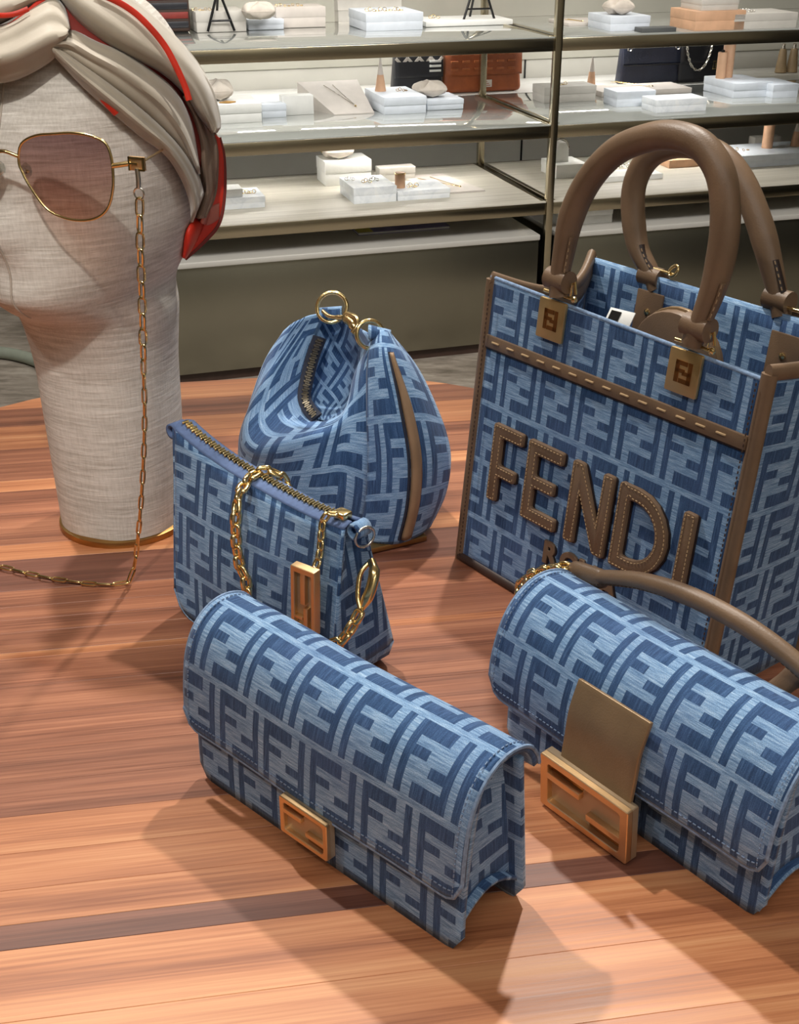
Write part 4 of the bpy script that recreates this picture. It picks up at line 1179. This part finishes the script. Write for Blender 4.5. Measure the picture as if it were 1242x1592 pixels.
# back panels: a partition standing behind the shelves
pb = thing('back_partition', 'grey two-tone partition with white rear ledge standing behind the jewellery shelves', 'partition', CB, CA)
YP = DEP + .36
ZS = (CMI @ onpl(450, 107, CM @ Vector((0, YP, 0)), CY)).z
box('lower_panel', (-1.1, 2.4, YP, YP + .04, 0, ZS), PANELG, pb, .002)
box('upper_panel', (-1.1, 2.4, YP - .01, YP + .04, ZS + .001, 2.2), PANELL, pb, .002)
box('rear_ledge', (-1.0, 2.35, DEP + .012, YP - .01, Z2 - .03, Z2 - .002), BOXW, pb, .002)
for x in (-.96, 1.2, 2.3): box('ledge_bracket', (x, x + .02, DEP + .05, YP - .01, Z2 - .10, Z2 - .03), BRONZE, pb, .001)
box('panel_joint', (.62, .626, YP - .004, YP, .1, ZS), BLACK, pb, 0)
# rear strip under the top shelf; the other area lights are added fill
for x in (-.7, .0, .9):
    l = area(CM @ Vector((x, DEP + .07, Z1 - .03)), CM @ Vector((x, DEP * .62, 0)), 1.7, .6, .02, (1, .97, .93)); l.rotation_euler = (0, 0, CA); l.data.specular_factor = .15
    l = area(CM @ Vector((x, DEP * .38, Z1 - .04)), CM @ Vector((x, DEP * .62, 0)), 1.1, .7, .02, (1, .97, .93)); l.rotation_euler = (0, 0, CA); l.data.specular_factor = .15
    l = area(CM @ Vector((x, DEP * .6, Z2 - .05)), CM @ Vector((x, DEP * .5, 0)), 1.4, .6, .02, (1, .96, .9)); l.rotation_euler = (0, 0, CA); l.data.specular_factor = .15
    l = area(CM @ Vector((x, DEP * .5, Z1 + .55)), CM @ Vector((x, DEP * .5, 0)), 2, .6, .1, (1, .96, .9)); l.rotation_euler = (0, 0, CA); l.data.specular_factor = .15

def cxy(px, py, z):
    q = CMI @ at(px, py, z); return q.x, q.y
def solve(fn, target, lo, hi):
    for _ in range(40):
        m = (lo + hi) / 2
        if fn(m) < target: lo = m
        else: hi = m
    return (lo + hi) / 2
def place(xl, xr, yb, z):
    """front-left corner of something standing on a shelf and its width"""
    x, y = cxy(xl, yb, z)
    y = max(.022, y)
    wd = solve(lambda w_: pj(CM @ Vector((x + w_, y, z)))[0], xr, 0, 1.5)
    return x, y, wd
def hgt(x, y, z, yt):
    return solve(lambda h: -pj(CM @ Vector((x, y, z + h)))[1], -yt, 0, .6)
LIFT = {}
def jbox(name, label, cat, xl, xr, yb, yt, z, d, mat, lid=True, grp=None, dz=0.0):
    x, y, wd = place(xl, xr, yb, z); h = hgt(x, y, z, yt); d = min(d, DEP - y - .02)
    o = CM @ Vector((x, y, z))
    t = thing(name, label, cat, o, CA, grp)
    if lid and h > .02:
        box('box_base', (.0012, wd - .0012, .0012, d - .0012, 0, h * .52), mat, t, .001)
        box('lid', (0, wd, 0, d, h * .5, h), mat, t, .0015)
    else:
        box('tray', (0, wd, 0, d, 0, h), mat, t, .001)
    return (x, y, z + h, wd, d, t)
def pillow(label, cx, cy, z, wd, dp, h, mat=PILLOW, rz=0.0, grp=None):
    t = thing('display_pillow', label, 'pillow', CM @ Vector((cx, cy, z)), CA + rz, grp)
    P = []; n = 24
    for k in range(13):
        a = -math.pi / 2 + math.pi * k / 12; row = []
        for j in range(n):
            b = 2 * math.pi * j / n; c, s = math.cos(b), math.sin(b)
            e = .36; r = math.cos(a) ** .42 if math.cos(a) > 0 else 0
            x = wd / 2 * math.copysign(abs(c) ** e, c) * r; y = dp / 2 * math.copysign(abs(s) ** e, s) * r
            corner = (abs(c) * abs(s) * 2) ** 2
            row.append(Vector((x, y, h / 2 + h / 2 * math.sin(a) * (1 - .6 * corner) * (1 - .25 * min(1, (abs(c) + abs(s) - 1) * 2.4)))))
        P.append(row)
    mobj('cushion', grid_me('cushion', P, None, closeu=True), mat, t)
    e = [Vector((wd / 2 * math.copysign(abs(math.cos(b)) ** .45, math.cos(b)), dp / 2 * math.copysign(abs(math.sin(b)) ** .45, math.sin(b)), h / 2)) for b in [2 * math.pi * j / 32 for j in range(32)]]
    tube('piping', e, .0012, mat, t, closed=True, seg=6)
    return t
def ringcone(label, px, yb, yt, z, r, mats=(PEACH, BOXP), cyl=False):
    x, y, _ = place(px, px + 1, yb, z); h = hgt(x, y, z, yt)
    t = thing('ring_post' if cyl else 'ring_cone', label, 'ring holder', CM @ Vector((x, y, z)), 0)
    if cyl:
        mobj('post_body', lathe_me('post_body', [(r, 0), (r, h * .96), (r * .92, h)], 24), mats[0], t)
        mobj('post_top', lathe_me('post_top', [(r * .45, h), (r * .4, h * 1.06), (r * .15, h * 1.1)], 16), GOLD, t)
    else:
        mobj('cone_base', lathe_me('cone_base', [(r, 0), (r * .62, h * .52)], 24), mats[0], t)
        mobj('cone_tip', lathe_me('cone_tip', [(r * .60, h * .52), (r * .15, h * .97), (r * .03, h)], 24), mats[1], t)
def jewel(name, label, cat, cx, cy, z, n=7, spread=.03, r=.004, mat=GOLD, rz=0.0):
    """little cluster of rings lying or standing"""
    t = thing(name, label, cat, CM @ Vector((cx, cy, z)), CA + rz)
    for k in range(n):
        x = -spread + 2 * spread * k / max(1, n - 1); y = .006 * math.sin(k * 2.1)
        tl = R(35 + 30 * math.sin(k * 1.7))
        P = ring_pts((x, y, r * math.sin(tl) + .0008), r, (1, .2 * math.sin(k), 0), (0, math.cos(tl), math.sin(tl)), 12)
        tube('ring' if cat != 'bracelet' else 'bracelet_link', P, .0009, mat, t, closed=True, seg=5)
def necklace(label, a, b, tip, z, mat=SILVER):
    pa, pb, pt_ = (CM @ Vector(v) for v in (a, b, tip)); c = pt_
    t = thing('necklace', label, 'necklace', c, 0)
    tube('chain', cr([pa - c, (pa * .5 + pt_ * .5) - c + CX * .001, Vector((0, 0, 0)), (pb * .5 + pt_ * .5) - c + CX * -.001, pb - c], 24), .0010, mat, t, seg=5)
    mobj('pendant', lathe_me('pendant', [(.001, -.001), (.0045, 0), (.001, .003)], 12), GOLD, t)
def L(px, py, z):
    q = cxy(px, py, z); return (q[0], q[1], z)

# --- top shelf, left bay
b = jbox('jewellery_box', 'tall grey box on top shelf at far left, beside the silk scarf', 'box', 306, 384, 51, 19, Z1, .17, BOXG)
jewel('ring_cluster', 'gold rings lying on the tall grey box at far left', 'rings', b[0] + .03, b[1] + .05, b[2], 7, .03)
jbox('jewellery_box', 'low pale blue box on top shelf under a cream pillow', 'box', 386, 442, 47, 31, Z1, .13, BOXB)
x, y = cxy(405, 32, Z1 + .035); pillow('plump cream pillow on the low pale blue box, top shelf', x + .004, y + .045, Z1 + .034, .094, .085, .05)
b = jbox('jewellery_box', 'wide grey-pink box at the back of the top shelf', 'box', 430, 507, 44, 12, Z1, .13, BOXP)
jewel('ring_cluster', 'gold rings on the wide grey-pink box, top shelf', 'rings', b[0] + .05, b[1] + .04, b[2], 7, .04)
b = jbox('jewellery_box', 'big pale blue box at the middle of the top shelf', 'box', 569, 658, 49, 21, Z1, .20, BOXB)
jewel('ring_cluster', 'heap of gold rings on the big pale blue box, top shelf', 'rings', b[0] + .075, b[1] + .06, b[2], 11, .055, .006)
jbox('jewellery_box', 'pale green-grey box standing behind the big pale blue box', 'box', 520, 618, 33, -3, Z1, .12, BOXG)
b = jbox('jewellery_tray', 'wide white board lying at the right end of the left top shelf', 'tray', 662, 797, 42, 34, Z1, .17, BOXW, lid=False)
jewel('ring_cluster', 'rose gold rings on the wide white board, top shelf', 'rings', b[0] + .06, b[1] + .10, b[2], 3, .012, .006)
def easel(label, p1, p2, p3):
    q = [aty(*p) for p in (p1, p2, p3)]; c = Vector((q[1].x, q[1].y, Z1)); lo = [Vector((v.x, v.y, Z1)) - c for v in (q[0], q[2])]
    t = thing('wire_easel', label, 'easel', c, 0); ap = q[1] - c
    tube('leg', [lo[0], ap], .004, BLACK, t, seg=8); tube('leg', [lo[1], ap], .004, BLACK, t, seg=8)
    tube('leg', [ap, Vector((0, .06, 0)) + (lo[0] + lo[1]) / 2], .004, BLACK, t, seg=8)
yb = (CM @ Vector((.1, .42, 0))).y
def easel_at(label, x, y, w_, h):
    t = thing('wire_easel', label, 'easel', CM @ Vector((x, y, Z1)), CA)
    for s in (-1, 1): tube('leg', [(s * w_ / 2, 0, .004), (0, .01, h)], .004, BLACK, t, seg=8)
    tube('leg', [(0, .09, .004), (0, .01, h)], .004, BLACK, t, seg=8)
    tube('ledge', [(-w_ * .36, -.004, h * .28), (w_ * .36, -.004, h * .28)], .003, BLACK, t, seg=8)
x, y = cxy(665, 16, Z1); easel_at('black wire easel at the middle of the top shelf', x, min(y, .42), .11, .16)
x, y = cxy(1026, 16, Z1); easel_at('black wire easel on the top shelf above the navy handbag', x, min(y, .42), .09, .16)
x, y = cxy(300, 12, Z1); easel_at('black wire easel behind the tall grey box', x - .05, min(y, .40), .08, .12)
# --- top shelf, right bay
b = jbox('jewellery_tray', 'grey sloping card holding a gold necklace, right of the shelving post', 'tray', 884, 946, 41, 36, Z1, .16, BOXP, lid=False)
necklace('gold necklace on the grey card right of the shelving post', (b[0] + .03, b[1] + .10, b[2] + .002), (b[0] + .045, b[1] + .11, b[2] + .002), (b[0] + .06, b[1] + .03, b[2] + .002), 0, GOLD)
b = jbox('jewellery_box', 'pale blue box under a pillow, left end of the right top shelf', 'box', 948, 1010, 49, 26, Z1, .16, BOXB)
pillow('cream pillow on the pale blue box, left end of the right top shelf', b[0] + .052, b[1] + .06, b[2], .085, .08, .045)
jbox('watch_case', 'small black case on the right top shelf above the navy handbag', 'case', 1011, 1051, 54, 44, Z1, .05, BOXD)
b = jbox('wooden_box', 'peach wooden box on the right top shelf', 'box', 1083, 1157, 49, 18, Z1, .16, PEACH)
b2 = jbox('jewellery_box', 'grey box stacked on the peach wooden box', 'box', 1090, 1148, 17, 0, b[2], .13, BOXG)
b = jbox('jewellery_box', 'long grey box right of the peach wooden box, top shelf', 'box', 1160, 1238, 50, 22, Z1, .15, BOXG)
jewel('bracelet', 'silver bracelet on the long grey box, top shelf', 'bracelet', b[0] + .05, b[1] + .05, b[2], 8, .045, .006, SILVER)
# --- middle shelf, left bay
b = jbox('jewellery_box', 'wide white box beside the scarf, middle shelf', 'box', 322, 408, 194, 164, Z2, .19, BOXW)
pt_ = pillow('cream pillow beside the scarf holding an open-work charm', b[0] + .055, b[1] + .10, b[2], .085, .10, .06)
e = thing('open_work_charm', 'dark open-work diamond charm lying before the cream pillow by the scarf', 'charm', CM @ Vector((b[0] + .070, b[1] + .030, b[2])), CA)
q = [(-.024, 0, .002), (0, -.014, .002), (.024, 0, .002), (0, .014, .002)]
tube('charm_frame', q, .0022, BRASS, e, closed=True, seg=6); tube('charm_stroke', [(-.012, 0, .002), (.012, 0, .002)], .002, BRASS, e, seg=6)
tube('charm_stroke', [(-.008, .008, .002), (.004, -.010, .002)], .002, BRASS, e, seg=6)
jbox('jewellery_box', 'small pale grey box right of the wide white box, middle shelf', 'box', 407, 446, 184, 163, Z2, .06, BOXB)
jbox('light_box', 'white upright block at the back of the middle shelf', 'box', 440, 488, 180, 150, Z2, .05, BOXW, lid=False)
# sloping necklace board
x, y, wd = place(487, 520, 178, Z2)
sb = thing('necklace_board', 'sloping grey board with silver necklace on the middle shelf', 'board', CM @ Vector((x, y, Z2)), CA)
V = [(.07, -.10, .002), (.20, -.10, .002), (.20, .10, .075), (.0, .10, .075), (.0, .10, 0), (.20, .10, 0), (.20, -.10, 0), (.07, -.10, 0)]
V = [(vx - .01, vy + .07, vz) for vx, vy, vz in V]
mobj('board', pydata('board', V, [(0, 1, 2, 3), (3, 2, 5, 4), (0, 3, 4, 7), (1, 6, 5, 2), (7, 4, 5, 6), (0, 7, 6, 1)], None, False), BOXP, sb)
def slope(xx, yy): return (xx + x - .01, yy + y + .07, Z2 + .002 + .073 * (yy + .10) / .20 + .002)
necklace('fine silver necklace on the sloping grey board', slope(.08, .07), slope(.11, .07), slope(.150, -.06), 0)
b = jbox('jewellery_box', 'big white box carrying a ring cone, middle shelf', 'box', 597, 663, 179, 152, Z2, .22, BOXB)
bx_, by_ = b[0], b[1]
t = thing('ring_cone', 'wooden ring cone with pale tip on the big white box', 'ring holder', CM @ Vector((b[0] + .030, b[1] + .14, b[2])), 0)
mobj('cone_base', lathe_me('cone_base', [(.018, 0), (.010, .05)], 24), PEACH, t); mobj('cone_tip', lathe_me('cone_tip', [(.0098, .05), (.002, .102), (.0004, .105)], 24), BOXP, t)
jewel('ring_cluster', 'dark rings on the big white box beside the ring cone', 'rings', b[0] + .095, b[1] + .12, b[2], 4, .014, .005, BRASS)
b = jbox('jewellery_box', 'low white box under a pillow before the cognac handbag', 'box', 664, 721, 172, 156, Z2, .15, BOXB)
pillow('cream pillow on the low white box before the cognac handbag', b[0] + .032, b[1] + .075, b[2], .10, .10, .05)
# --- middle shelf, right bay
b = jbox('jewellery_box', 'grey box right of the shelving post, middle shelf', 'box', 845, 926, 161, 136, Z2, .10, BOXG)
jewel('ring_cluster', 'gold rings on the grey box right of the shelving post', 'rings', b[0] + .07, b[1] + .04, b[2], 5, .025, .005)
b = jbox('jewellery_board', 'raised beige board with a necklace, middle shelf right bay', 'board', 935, 1075, 151, 143, Z2, .26, BOXP, lid=True)
b_ = jbox('jewellery_box', 'white box at the front of the middle shelf, right bay', 'box', 958, 1018, 167, 143, Z2, .10, BOXB)
b2 = jbox('jewellery_box', 'flat white box beneath the necklace, middle shelf right bay', 'box', 1019, 1098, 176, 156, Z2, .10, MARB)
zb = b[2]
necklace('fine gold necklace on the raised beige board', (b[0] + .13, b[1] + .20, zb + .002), (b[0] + .15, b[1] + .21, zb + .002), (b[0] + .22, b[1] + .06, zb + .002), 0, GOLD)
t = thing('ring_cone', 'slim wooden ring cone on the raised beige board', 'ring holder', CM @ Vector((b[0] + .035, b[1] + .16, zb)), 0)
mobj('cone_base', lathe_me('cone_base', [(.015, 0), (.010, .045)], 24), PEACH, t); mobj('cone_tip', lathe_me('cone_tip', [(.0098, .045), (.002, .092), (.0004, .095)], 24), BOXP, t)
b = jbox('jewellery_box', 'tall white box carrying two wooden ring posts', 'box', 1139, 1199, 153, 130, Z2, .20, BOXB)
for dx, dy, h, r, lb in ((.0, .13, .085, .016, 'shorter peach wooden ring post on the tall white box'), (.036, .15, .11, .020, 'taller peach wooden ring post on the tall white box')):
    t = thing('ring_post', lb, 'ring holder', CM @ Vector((b[0] + .022 + dx, b[1] + dy, b[2])), 0)
    mobj('post_body', lathe_me('post_body', [(r, 0), (r, h * .96), (r * .9, h)], 24), PEACH, t)
    mobj('post_top', lathe_me('post_top', [(r * .4, h), (r * .4, h + .006), (r * .1, h + .008)], 16), BLACK, t)
jbox('jewellery_box', 'white box at the right edge of the middle shelf', 'box', 1200, 1240, 153, 132, Z2, .16, BOXB)
for k, (px, lb) in enumerate(((1185, 'left one of two tapered beige stands, middle shelf'), (1205, 'right one of two tapered beige stands, middle shelf'))):
    x, y = cxy(px, 106, Z2)
    t = thing('tapered_stand', lb, 'stand', CM @ Vector((x, min(y, DEP + .2), Z2)), 0)
    mobj('stand_body', lathe_me('stand_body', [(.022, 0), (.014, .075), (.011, .085)], 24), plain('beige_stand_wood', srgb(176, 152, 118), .5, nsc=20), t)
    mobj('stand_top', lathe_me('stand_top', [(.007, .085), (.006, .10), (.009, .104)], 16), SILVER, t)

# --- handbags standing at the back of the middle shelf
def satchel(name, label, px0, px1, z, h, d, y, mat, flapm, fh=.6):
    x0 = solve(lambda v: pj(CM @ Vector((v, y, z + .05)))[0], px0, -1.8, 2.5); x1 = solve(lambda v: pj(CM @ Vector((v, y, z + .05)))[0], px1, -1.8, 2.5)
    wd = x1 - x0; t = thing(name, label, 'handbag', CM @ Vector((x0, y, z)), CA)
    bm = bmesh.new(); add_box(bm, 0, wd, 0, d, 0, h, .016, 4)
    for v in bm.verts:
        f = v.co.z / h; v.co.x += (.5 - v.co.x / wd) * .02 * f; v.co.y += (.5 - v.co.y / d) * d * .35 * f
    mobj('body', bm_me('body', bm), mat, t)
    pf = cr([(0, -.004, h * (1 - fh)), (0, -.003, h * .8), (0, .006, h * 1.0), (0, d * .5, h * 1.03), (0, d * .9, h)], 16)
    P = [[Vector((.004 + (wd - .008) * j / 10, q.y + .006 * (q.z / h), q.z)) for j in range(11)] for q in pf]
    o = mobj('flap', grid_me('flap', P, [[(j * .5, i * .16) for j in range(11)] for i in range(16)]), flapm, t); solid(o, .003, 0)
    return t, wd
t, wd = satchel('handbag', 'black and white patterned handbag behind the big white box', 612, 690, Z2, .145, .06, DEP + .05, BLACKL, BLACKL)
for k in range(4):
    for s in (-1, 1):
        o = box('pattern_stripe', (-.030, .030, -.0045, -.003, -.005, .005), BOXP, t, .0005)
        o.location = (wd * (.16 + .23 * k), .004, .10); o.rotation_euler = (0, R(45 * s), 0)
for z_ in (.075, .09, .105):
    o = box('pattern_bar', (wd * .70, wd * .93, -.0065, -.004, z_, z_ + .007), BOXW, t, .0005)
t, wd = satchel('handbag', 'cognac leather handbag with embossed bars at the back of the middle shelf', 690, 812, Z2, .15, .07, DEP + .05, COGNAC, COGNAC, .62)
for r_ in range(3):
    for k in range(6):
        o = box('embossed_bar', (wd * (.08 + .145 * k), wd * (.17 + .145 * k), -.0085, -.003, .075 + .024 * r_, .082 + .024 * r_), COGNACL, t, .0012)
o = box('tag_plate', (wd * .44, wd * .60, -.008, -.004, .018, .042), BOXP, t, .001)
for k in range(3): box('tag_line', (wd * .46, wd * (.58 - .02 * k), -.0088, -.0078, .023 + .006 * k, .025 + .006 * k), COGNAC, o, 0)
t, wd = satchel('handbag', 'navy croc-textured handbag at the back of the right middle shelf', 966, 1058, Z2, .155, .06, DEP + .05, plain('navy_croc', srgb(36, 40, 58), .35, nsc=30, bsc=160, bst=.6, bd=.002), plain('navy_croc_flap', srgb(40, 46, 66), .3, nsc=30, bsc=160, bst=.8, bd=.002), .55)
tube('piping', [(0.006, -.004, .068), (wd - .006, -.004, .068)], .003, BLACKL, t, seg=8)
tube('buckle', ring_pts((wd * .10, -.008, .125), .008, (1, 0, 0), (0, 0, 1), 16), .002, SILVER, t, closed=True, seg=6)
tube('buckle', ring_pts((wd * .90, -.008, .125), .008, (1, 0, 0), (0, 0, 1), 16), .002, SILVER, t, closed=True, seg=6)
t, wd = satchel('handbag', 'black handbag with pale chain and square gold clasp, right middle shelf', 1054, 1128, Z2, .165, .06, DEP + .05, BLACKL, BLACKL, .6)
lm = link_me('chain_link', .013, .010, .0022, 6, 12)
chain('chain_link', [(wd * .10, -.010, .16), (wd * .14, -.012, .10), (wd * .26, -.013, .055), (wd * .42, -.013, .045), (wd * .56, -.012, .075), (wd * .64, -.010, .13), (wd * .66, -.008, .165)], lm, .009, SILVER, t)
tube('clasp', [(wd * .70, -.010, .046), (wd * .98, -.010, .046), (wd * .98, -.010, .072), (wd * .70, -.010, .072)], .0022, GOLD, t, closed=True, seg=6)
for a, b_, c_, d_ in ((.74, .84, .062, .066), (.74, .76, .05, .066), (.84, .94, .052, .056), (.92, .94, .052, .068)): box('clasp_stroke', (wd * a, wd * b_, -.012, -.008, c_, d_), GOLD, t, 0)
# dark bag behind the scarf, top shelf
x, y = cxy(225, 24, Z1)
t = thing('handbag', 'dark brown woven handbag on the top shelf behind the scarf', 'handbag', CM @ Vector((x - .06, min(y, .45), Z1)), CA)
bm = bmesh.new(); add_box(bm, 0, .13, 0, .06, 0, .12, .008, 3); mobj('body', bm_me('body', bm), LEATHD, t)
for k in range(4): box('woven_strip', (.006, .124, -.003, 0, .012 + .026 * k, .030 + .026 * k), REDD if k % 2 else BLACKL, t, .001)
tube('handle', cr([(.03, .03, .118), (.035, .03, .17), (.065, .03, .19), (.095, .03, .17), (.10, .03, .118)], 24), .005, LEATHD, t, seg=8)

# --- lower shelf, left bay
b = jbox('jewellery_box', 'flat white box beside the scarf tail, lower shelf', 'box', 318, 413, 329, 311, Z3, .13, MARB)
b2 = jbox('jewellery_box', 'small white box stacked on the flat white box by the scarf tail', 'box', 322, 378, 309, 297, b[2], .07, BOXW)
jewel('bracelet', 'gold bracelet on the flat white box by the scarf tail', 'bracelet', b[0] + .13, b[1] + .05, b[2], 9, .03, .006)
b = jbox('jewellery_box', 'white box carrying a pillow with gold bracelet, lower shelf', 'box', 506, 578, 290, 252, Z3, .12, BOXW)
pillow('cream pillow with gold bracelet, lower shelf', b[0] + .055, b[1] + .055, b[2], .10, .09, .05)
e = thing('bracelet', 'gold bracelet wrapped round the pillow on the lower shelf', 'bracelet', CM @ Vector((b[0] + .055, b[1] + .055, b[2])), CA)
for k in range(12):
    a = R(15 + 150 * k / 11); tube('bracelet_link', ring_pts((.052 * math.cos(a), 0, .016 + .038 * math.sin(a)), .006, (-math.sin(a), 0, math.cos(a)), (0, 1, 0), 10), .0016, GOLD, e, closed=True, seg=5)
b = jbox('jewellery_box', 'marbled white box with gold earrings at the front of the lower shelf', 'box', 550, 617, 318, 293, Z3, .17, MARB)
for dx, dy, m_, lb in ((.02, .12, SILVER, 'silver earrings at the back of the marbled white box'), (.06, .07, GOLD, 'gold hoop earrings on the marbled white box'), (.09, .09, SILVER, 'silver studs at the right of the marbled white box')):
    jewel('earrings', lb, 'earrings', b[0] + dx, b[1] + dy, b[2], 3, .010, .0055, m_)
b2 = jbox('jewellery_box', 'flat marbled box right of the earring box, lower shelf', 'box', 618, 700, 313, 298, Z3, .14, MARB)
t = thing('ring_post', 'short peach wooden ring post on the flat marbled box', 'ring holder', CM @ Vector((b2[0] + .025, b2[1] + .055, b2[2])), 0)
mobj('post_body', lathe_me('post_body', [(.016, 0), (.016, .044), (.0145, .046)], 24), PEACH, t); tube('gold_ring', ring_pts((0, 0, .043), .0165, (1, 0, 0), (0, 1, 0), 20), .0015, GOLD, t, closed=True, seg=6)
jewel('earrings', 'gold flower earrings on the flat marbled box', 'earrings', b2[0] + .065, b2[1] + .05, b2[2], 5, .014, .006)
jbox('jewellery_box', 'grey-white box behind the flat marbled box, lower shelf', 'box', 590, 646, 283, 262, Z3, .05, BOXG)
x, y, wd = place(690, 754, 302, Z3)
t = thing('necklace_card', 'thin white card with gold necklace, right end of the lower shelf', 'card', CM @ Vector((x, y, Z3)), CA)
V = [(0, 0, 0), (wd, 0, 0), (wd - .05, .28, 0), (-.06, .28, 0)]
V = V + [(a_, b_, .005) for a_, b_, c_ in V]
mobj('card', pydata('card', V, [(3, 2, 1, 0), (4, 5, 6, 7), (0, 1, 5, 4), (1, 2, 6, 5), (2, 3, 7, 6), (3, 0, 4, 7)], None, False), BOXP, t)
necklace('fine gold necklace on the thin white card', (x - .015, y + .22, Z3 + .007), (x + .03, y + .23, Z3 + .007), (x + wd * .55, y + .06, Z3 + .007), 0, GOLD)
# --- lower shelf, right bay
b = jbox('jewellery_box', 'low white box right of the post under a bracelet holder, lower shelf', 'box', 864, 912, 278, 257, Z3, .13, BOXW)
t = thing('bracelet_holder', 'white arched bracelet holder right of the shelving post', 'holder', CM @ Vector((b[0] + .012, b[1] + .04, b[2])), CA)
P = [(0, z_) for z_ in (0,)]
prism('holder_body', [(0, 0), (.050, 0), (.048, .045), (.036, .064), (.016, .064), (.003, .05)], .05, BOXW, t, Matrix.Translation((0, .05, 0)), bevel=.004)
tube('bracelet', ring_pts((.028, .02, .045), .028, (1, 0, 0), (0, .15, 1), 24), .0025, SILVER, t, closed=True, seg=6)
x, y = cxy(935, 246, Z3); jewel('bracelet', 'silver chain bracelet on the lower shelf seen through the front handle', 'bracelet', x, min(y, .4), Z3, 12, .05, .008, SILVER)
x, y = cxy(920, 242, Z3)
b = jbox('wooden_tray', 'peach wooden tray seen between the tote handles', 'tray', 1040, 1110, 262, 250, Z3, .12, PEACH, lid=False)
jbox('jewellery_box', 'flat white slab seen through the tote handles, lower shelf', 'box', 935, 1030, 284, 276, Z3, .10, BOXW, lid=False)
b = jbox('jewellery_box', 'wide pale blue slab at the right end of the lower shelf', 'box', 1150, 1290, 262, 243, Z3, .20, BOXB)
jewel('earrings', 'dark stud earrings on the wide pale blue slab', 'earrings', b[0] + .05, b[1] + .09, b[2], 4, .03, .005, BRASS)
pillow('cream pillow at the left of the wide pale blue slab', b[0] - .040, b[1] + .14, Z3, .08, .08, .045)
pillow('beige pillow behind the cream pillow, right lower shelf', b[0] - .005, b[1] + .26, Z3, .12, .09, .06, PILLOW, .3)
jbox('acrylic_block', 'clear acrylic block behind the wide pale blue slab', 'block', 1172, 1212, 232, 214, Z3, .05, BOXG, lid=False)
for px, h, lb, cyl in ((1192, .10, 'peach wooden ring post on the wide pale blue slab', True), (1236, .085, 'peach wooden ring cone at the right edge of the slab', False)):
    x = solve(lambda v: pj(CM @ Vector((v, b[1] + .11, b[2])))[0], px, 0, 2)
    t = thing('ring_post' if cyl else 'ring_cone', lb, 'ring holder', CM @ Vector((x, b[1] + .11, b[2])), 0)
    if cyl:
        mobj('post_body', lathe_me('post_body', [(.019, 0), (.019, h * .97), (.017, h)], 24), PEACH, t); mobj('post_top', lathe_me('post_top', [(.010, h), (.009, h + .006)], 16), SILVER, t)
    else:
        mobj('cone_base', lathe_me('cone_base', [(.018, 0), (.012, h * .6)], 24), PEACH, t); mobj('cone_tip', lathe_me('cone_tip', [(.0118, h * .6), (.004, h)], 24), BOXP, t)
# --- on the base ledge
x, y, wd = place(560, 703, 369, ZL)
t = thing('booklet', 'violet and yellow booklet lying on the base ledge under the lower shelf', 'booklet', CM @ Vector((x, y + .02, ZL)), CA)
box('pages', (.002, wd - .002, .002, .098, .0015, .0075), BOXW, t, 0); box('cover', (0, wd, 0, .10, .0075, .009), VIOLET, t, 0); box('cover', (0, wd, 0, .10, 0, .0015), VIOLET, t, 0)
box('cover_corner', (.0, wd * .16, -.001, .06, .009, .0096), YELLOW, t, 0)
jbox('jewellery_box', 'white box on the base ledge between shelving post and tote', 'box', 868, 952, 352, 326, ZL, .12, BOXW)

# ------------------------------------------------------------------ floor hose at the left and ceiling lamps
h = thing('cable', 'thick grey-green cable curving over the floor beyond the table', 'cable', at(20, 562, 0), 0)
P = cr([at(px, py, .02) - at(20, 562, 0) for px, py in ((-140, 552), (-60, 545), (0, 548), (30, 553), (56, 561), (80, 574), (92, 590))], 40)
tube('hose', P, .019, HOSE, h, seg=14)
for a, b_, p, s_ in SPOTS:
    d = (Vector(b_) - Vector(a)).normalized()
    t = thing('ceiling_spotlight', None, 'lamp', (a[0], a[1], CEIL))
    t['label'] = 'white ceiling spotlight ' + ('over the far left of the table', 'over the far right of the table', 'on the camera side, at its left', 'straight above behind the camera')[SPOTS.index((a, b_, p, s_))]; t['group'] = 'ceiling spotlights over the table'
    mobj('mount', lathe_me('mount', [(.04, -.03), (.04, 0)], 24), WHITEC, t)
    can = mobj('can', lathe_me('can', [(.052, -.05), (.058, .06), (.05, .075), (.02, .08)], 24, cap=False), WHITEC, t)
    can.location = Vector((0, 0, -.09)) - d * 0; can.rotation_euler = (-d).to_track_quat('Z', 'Y').to_euler()
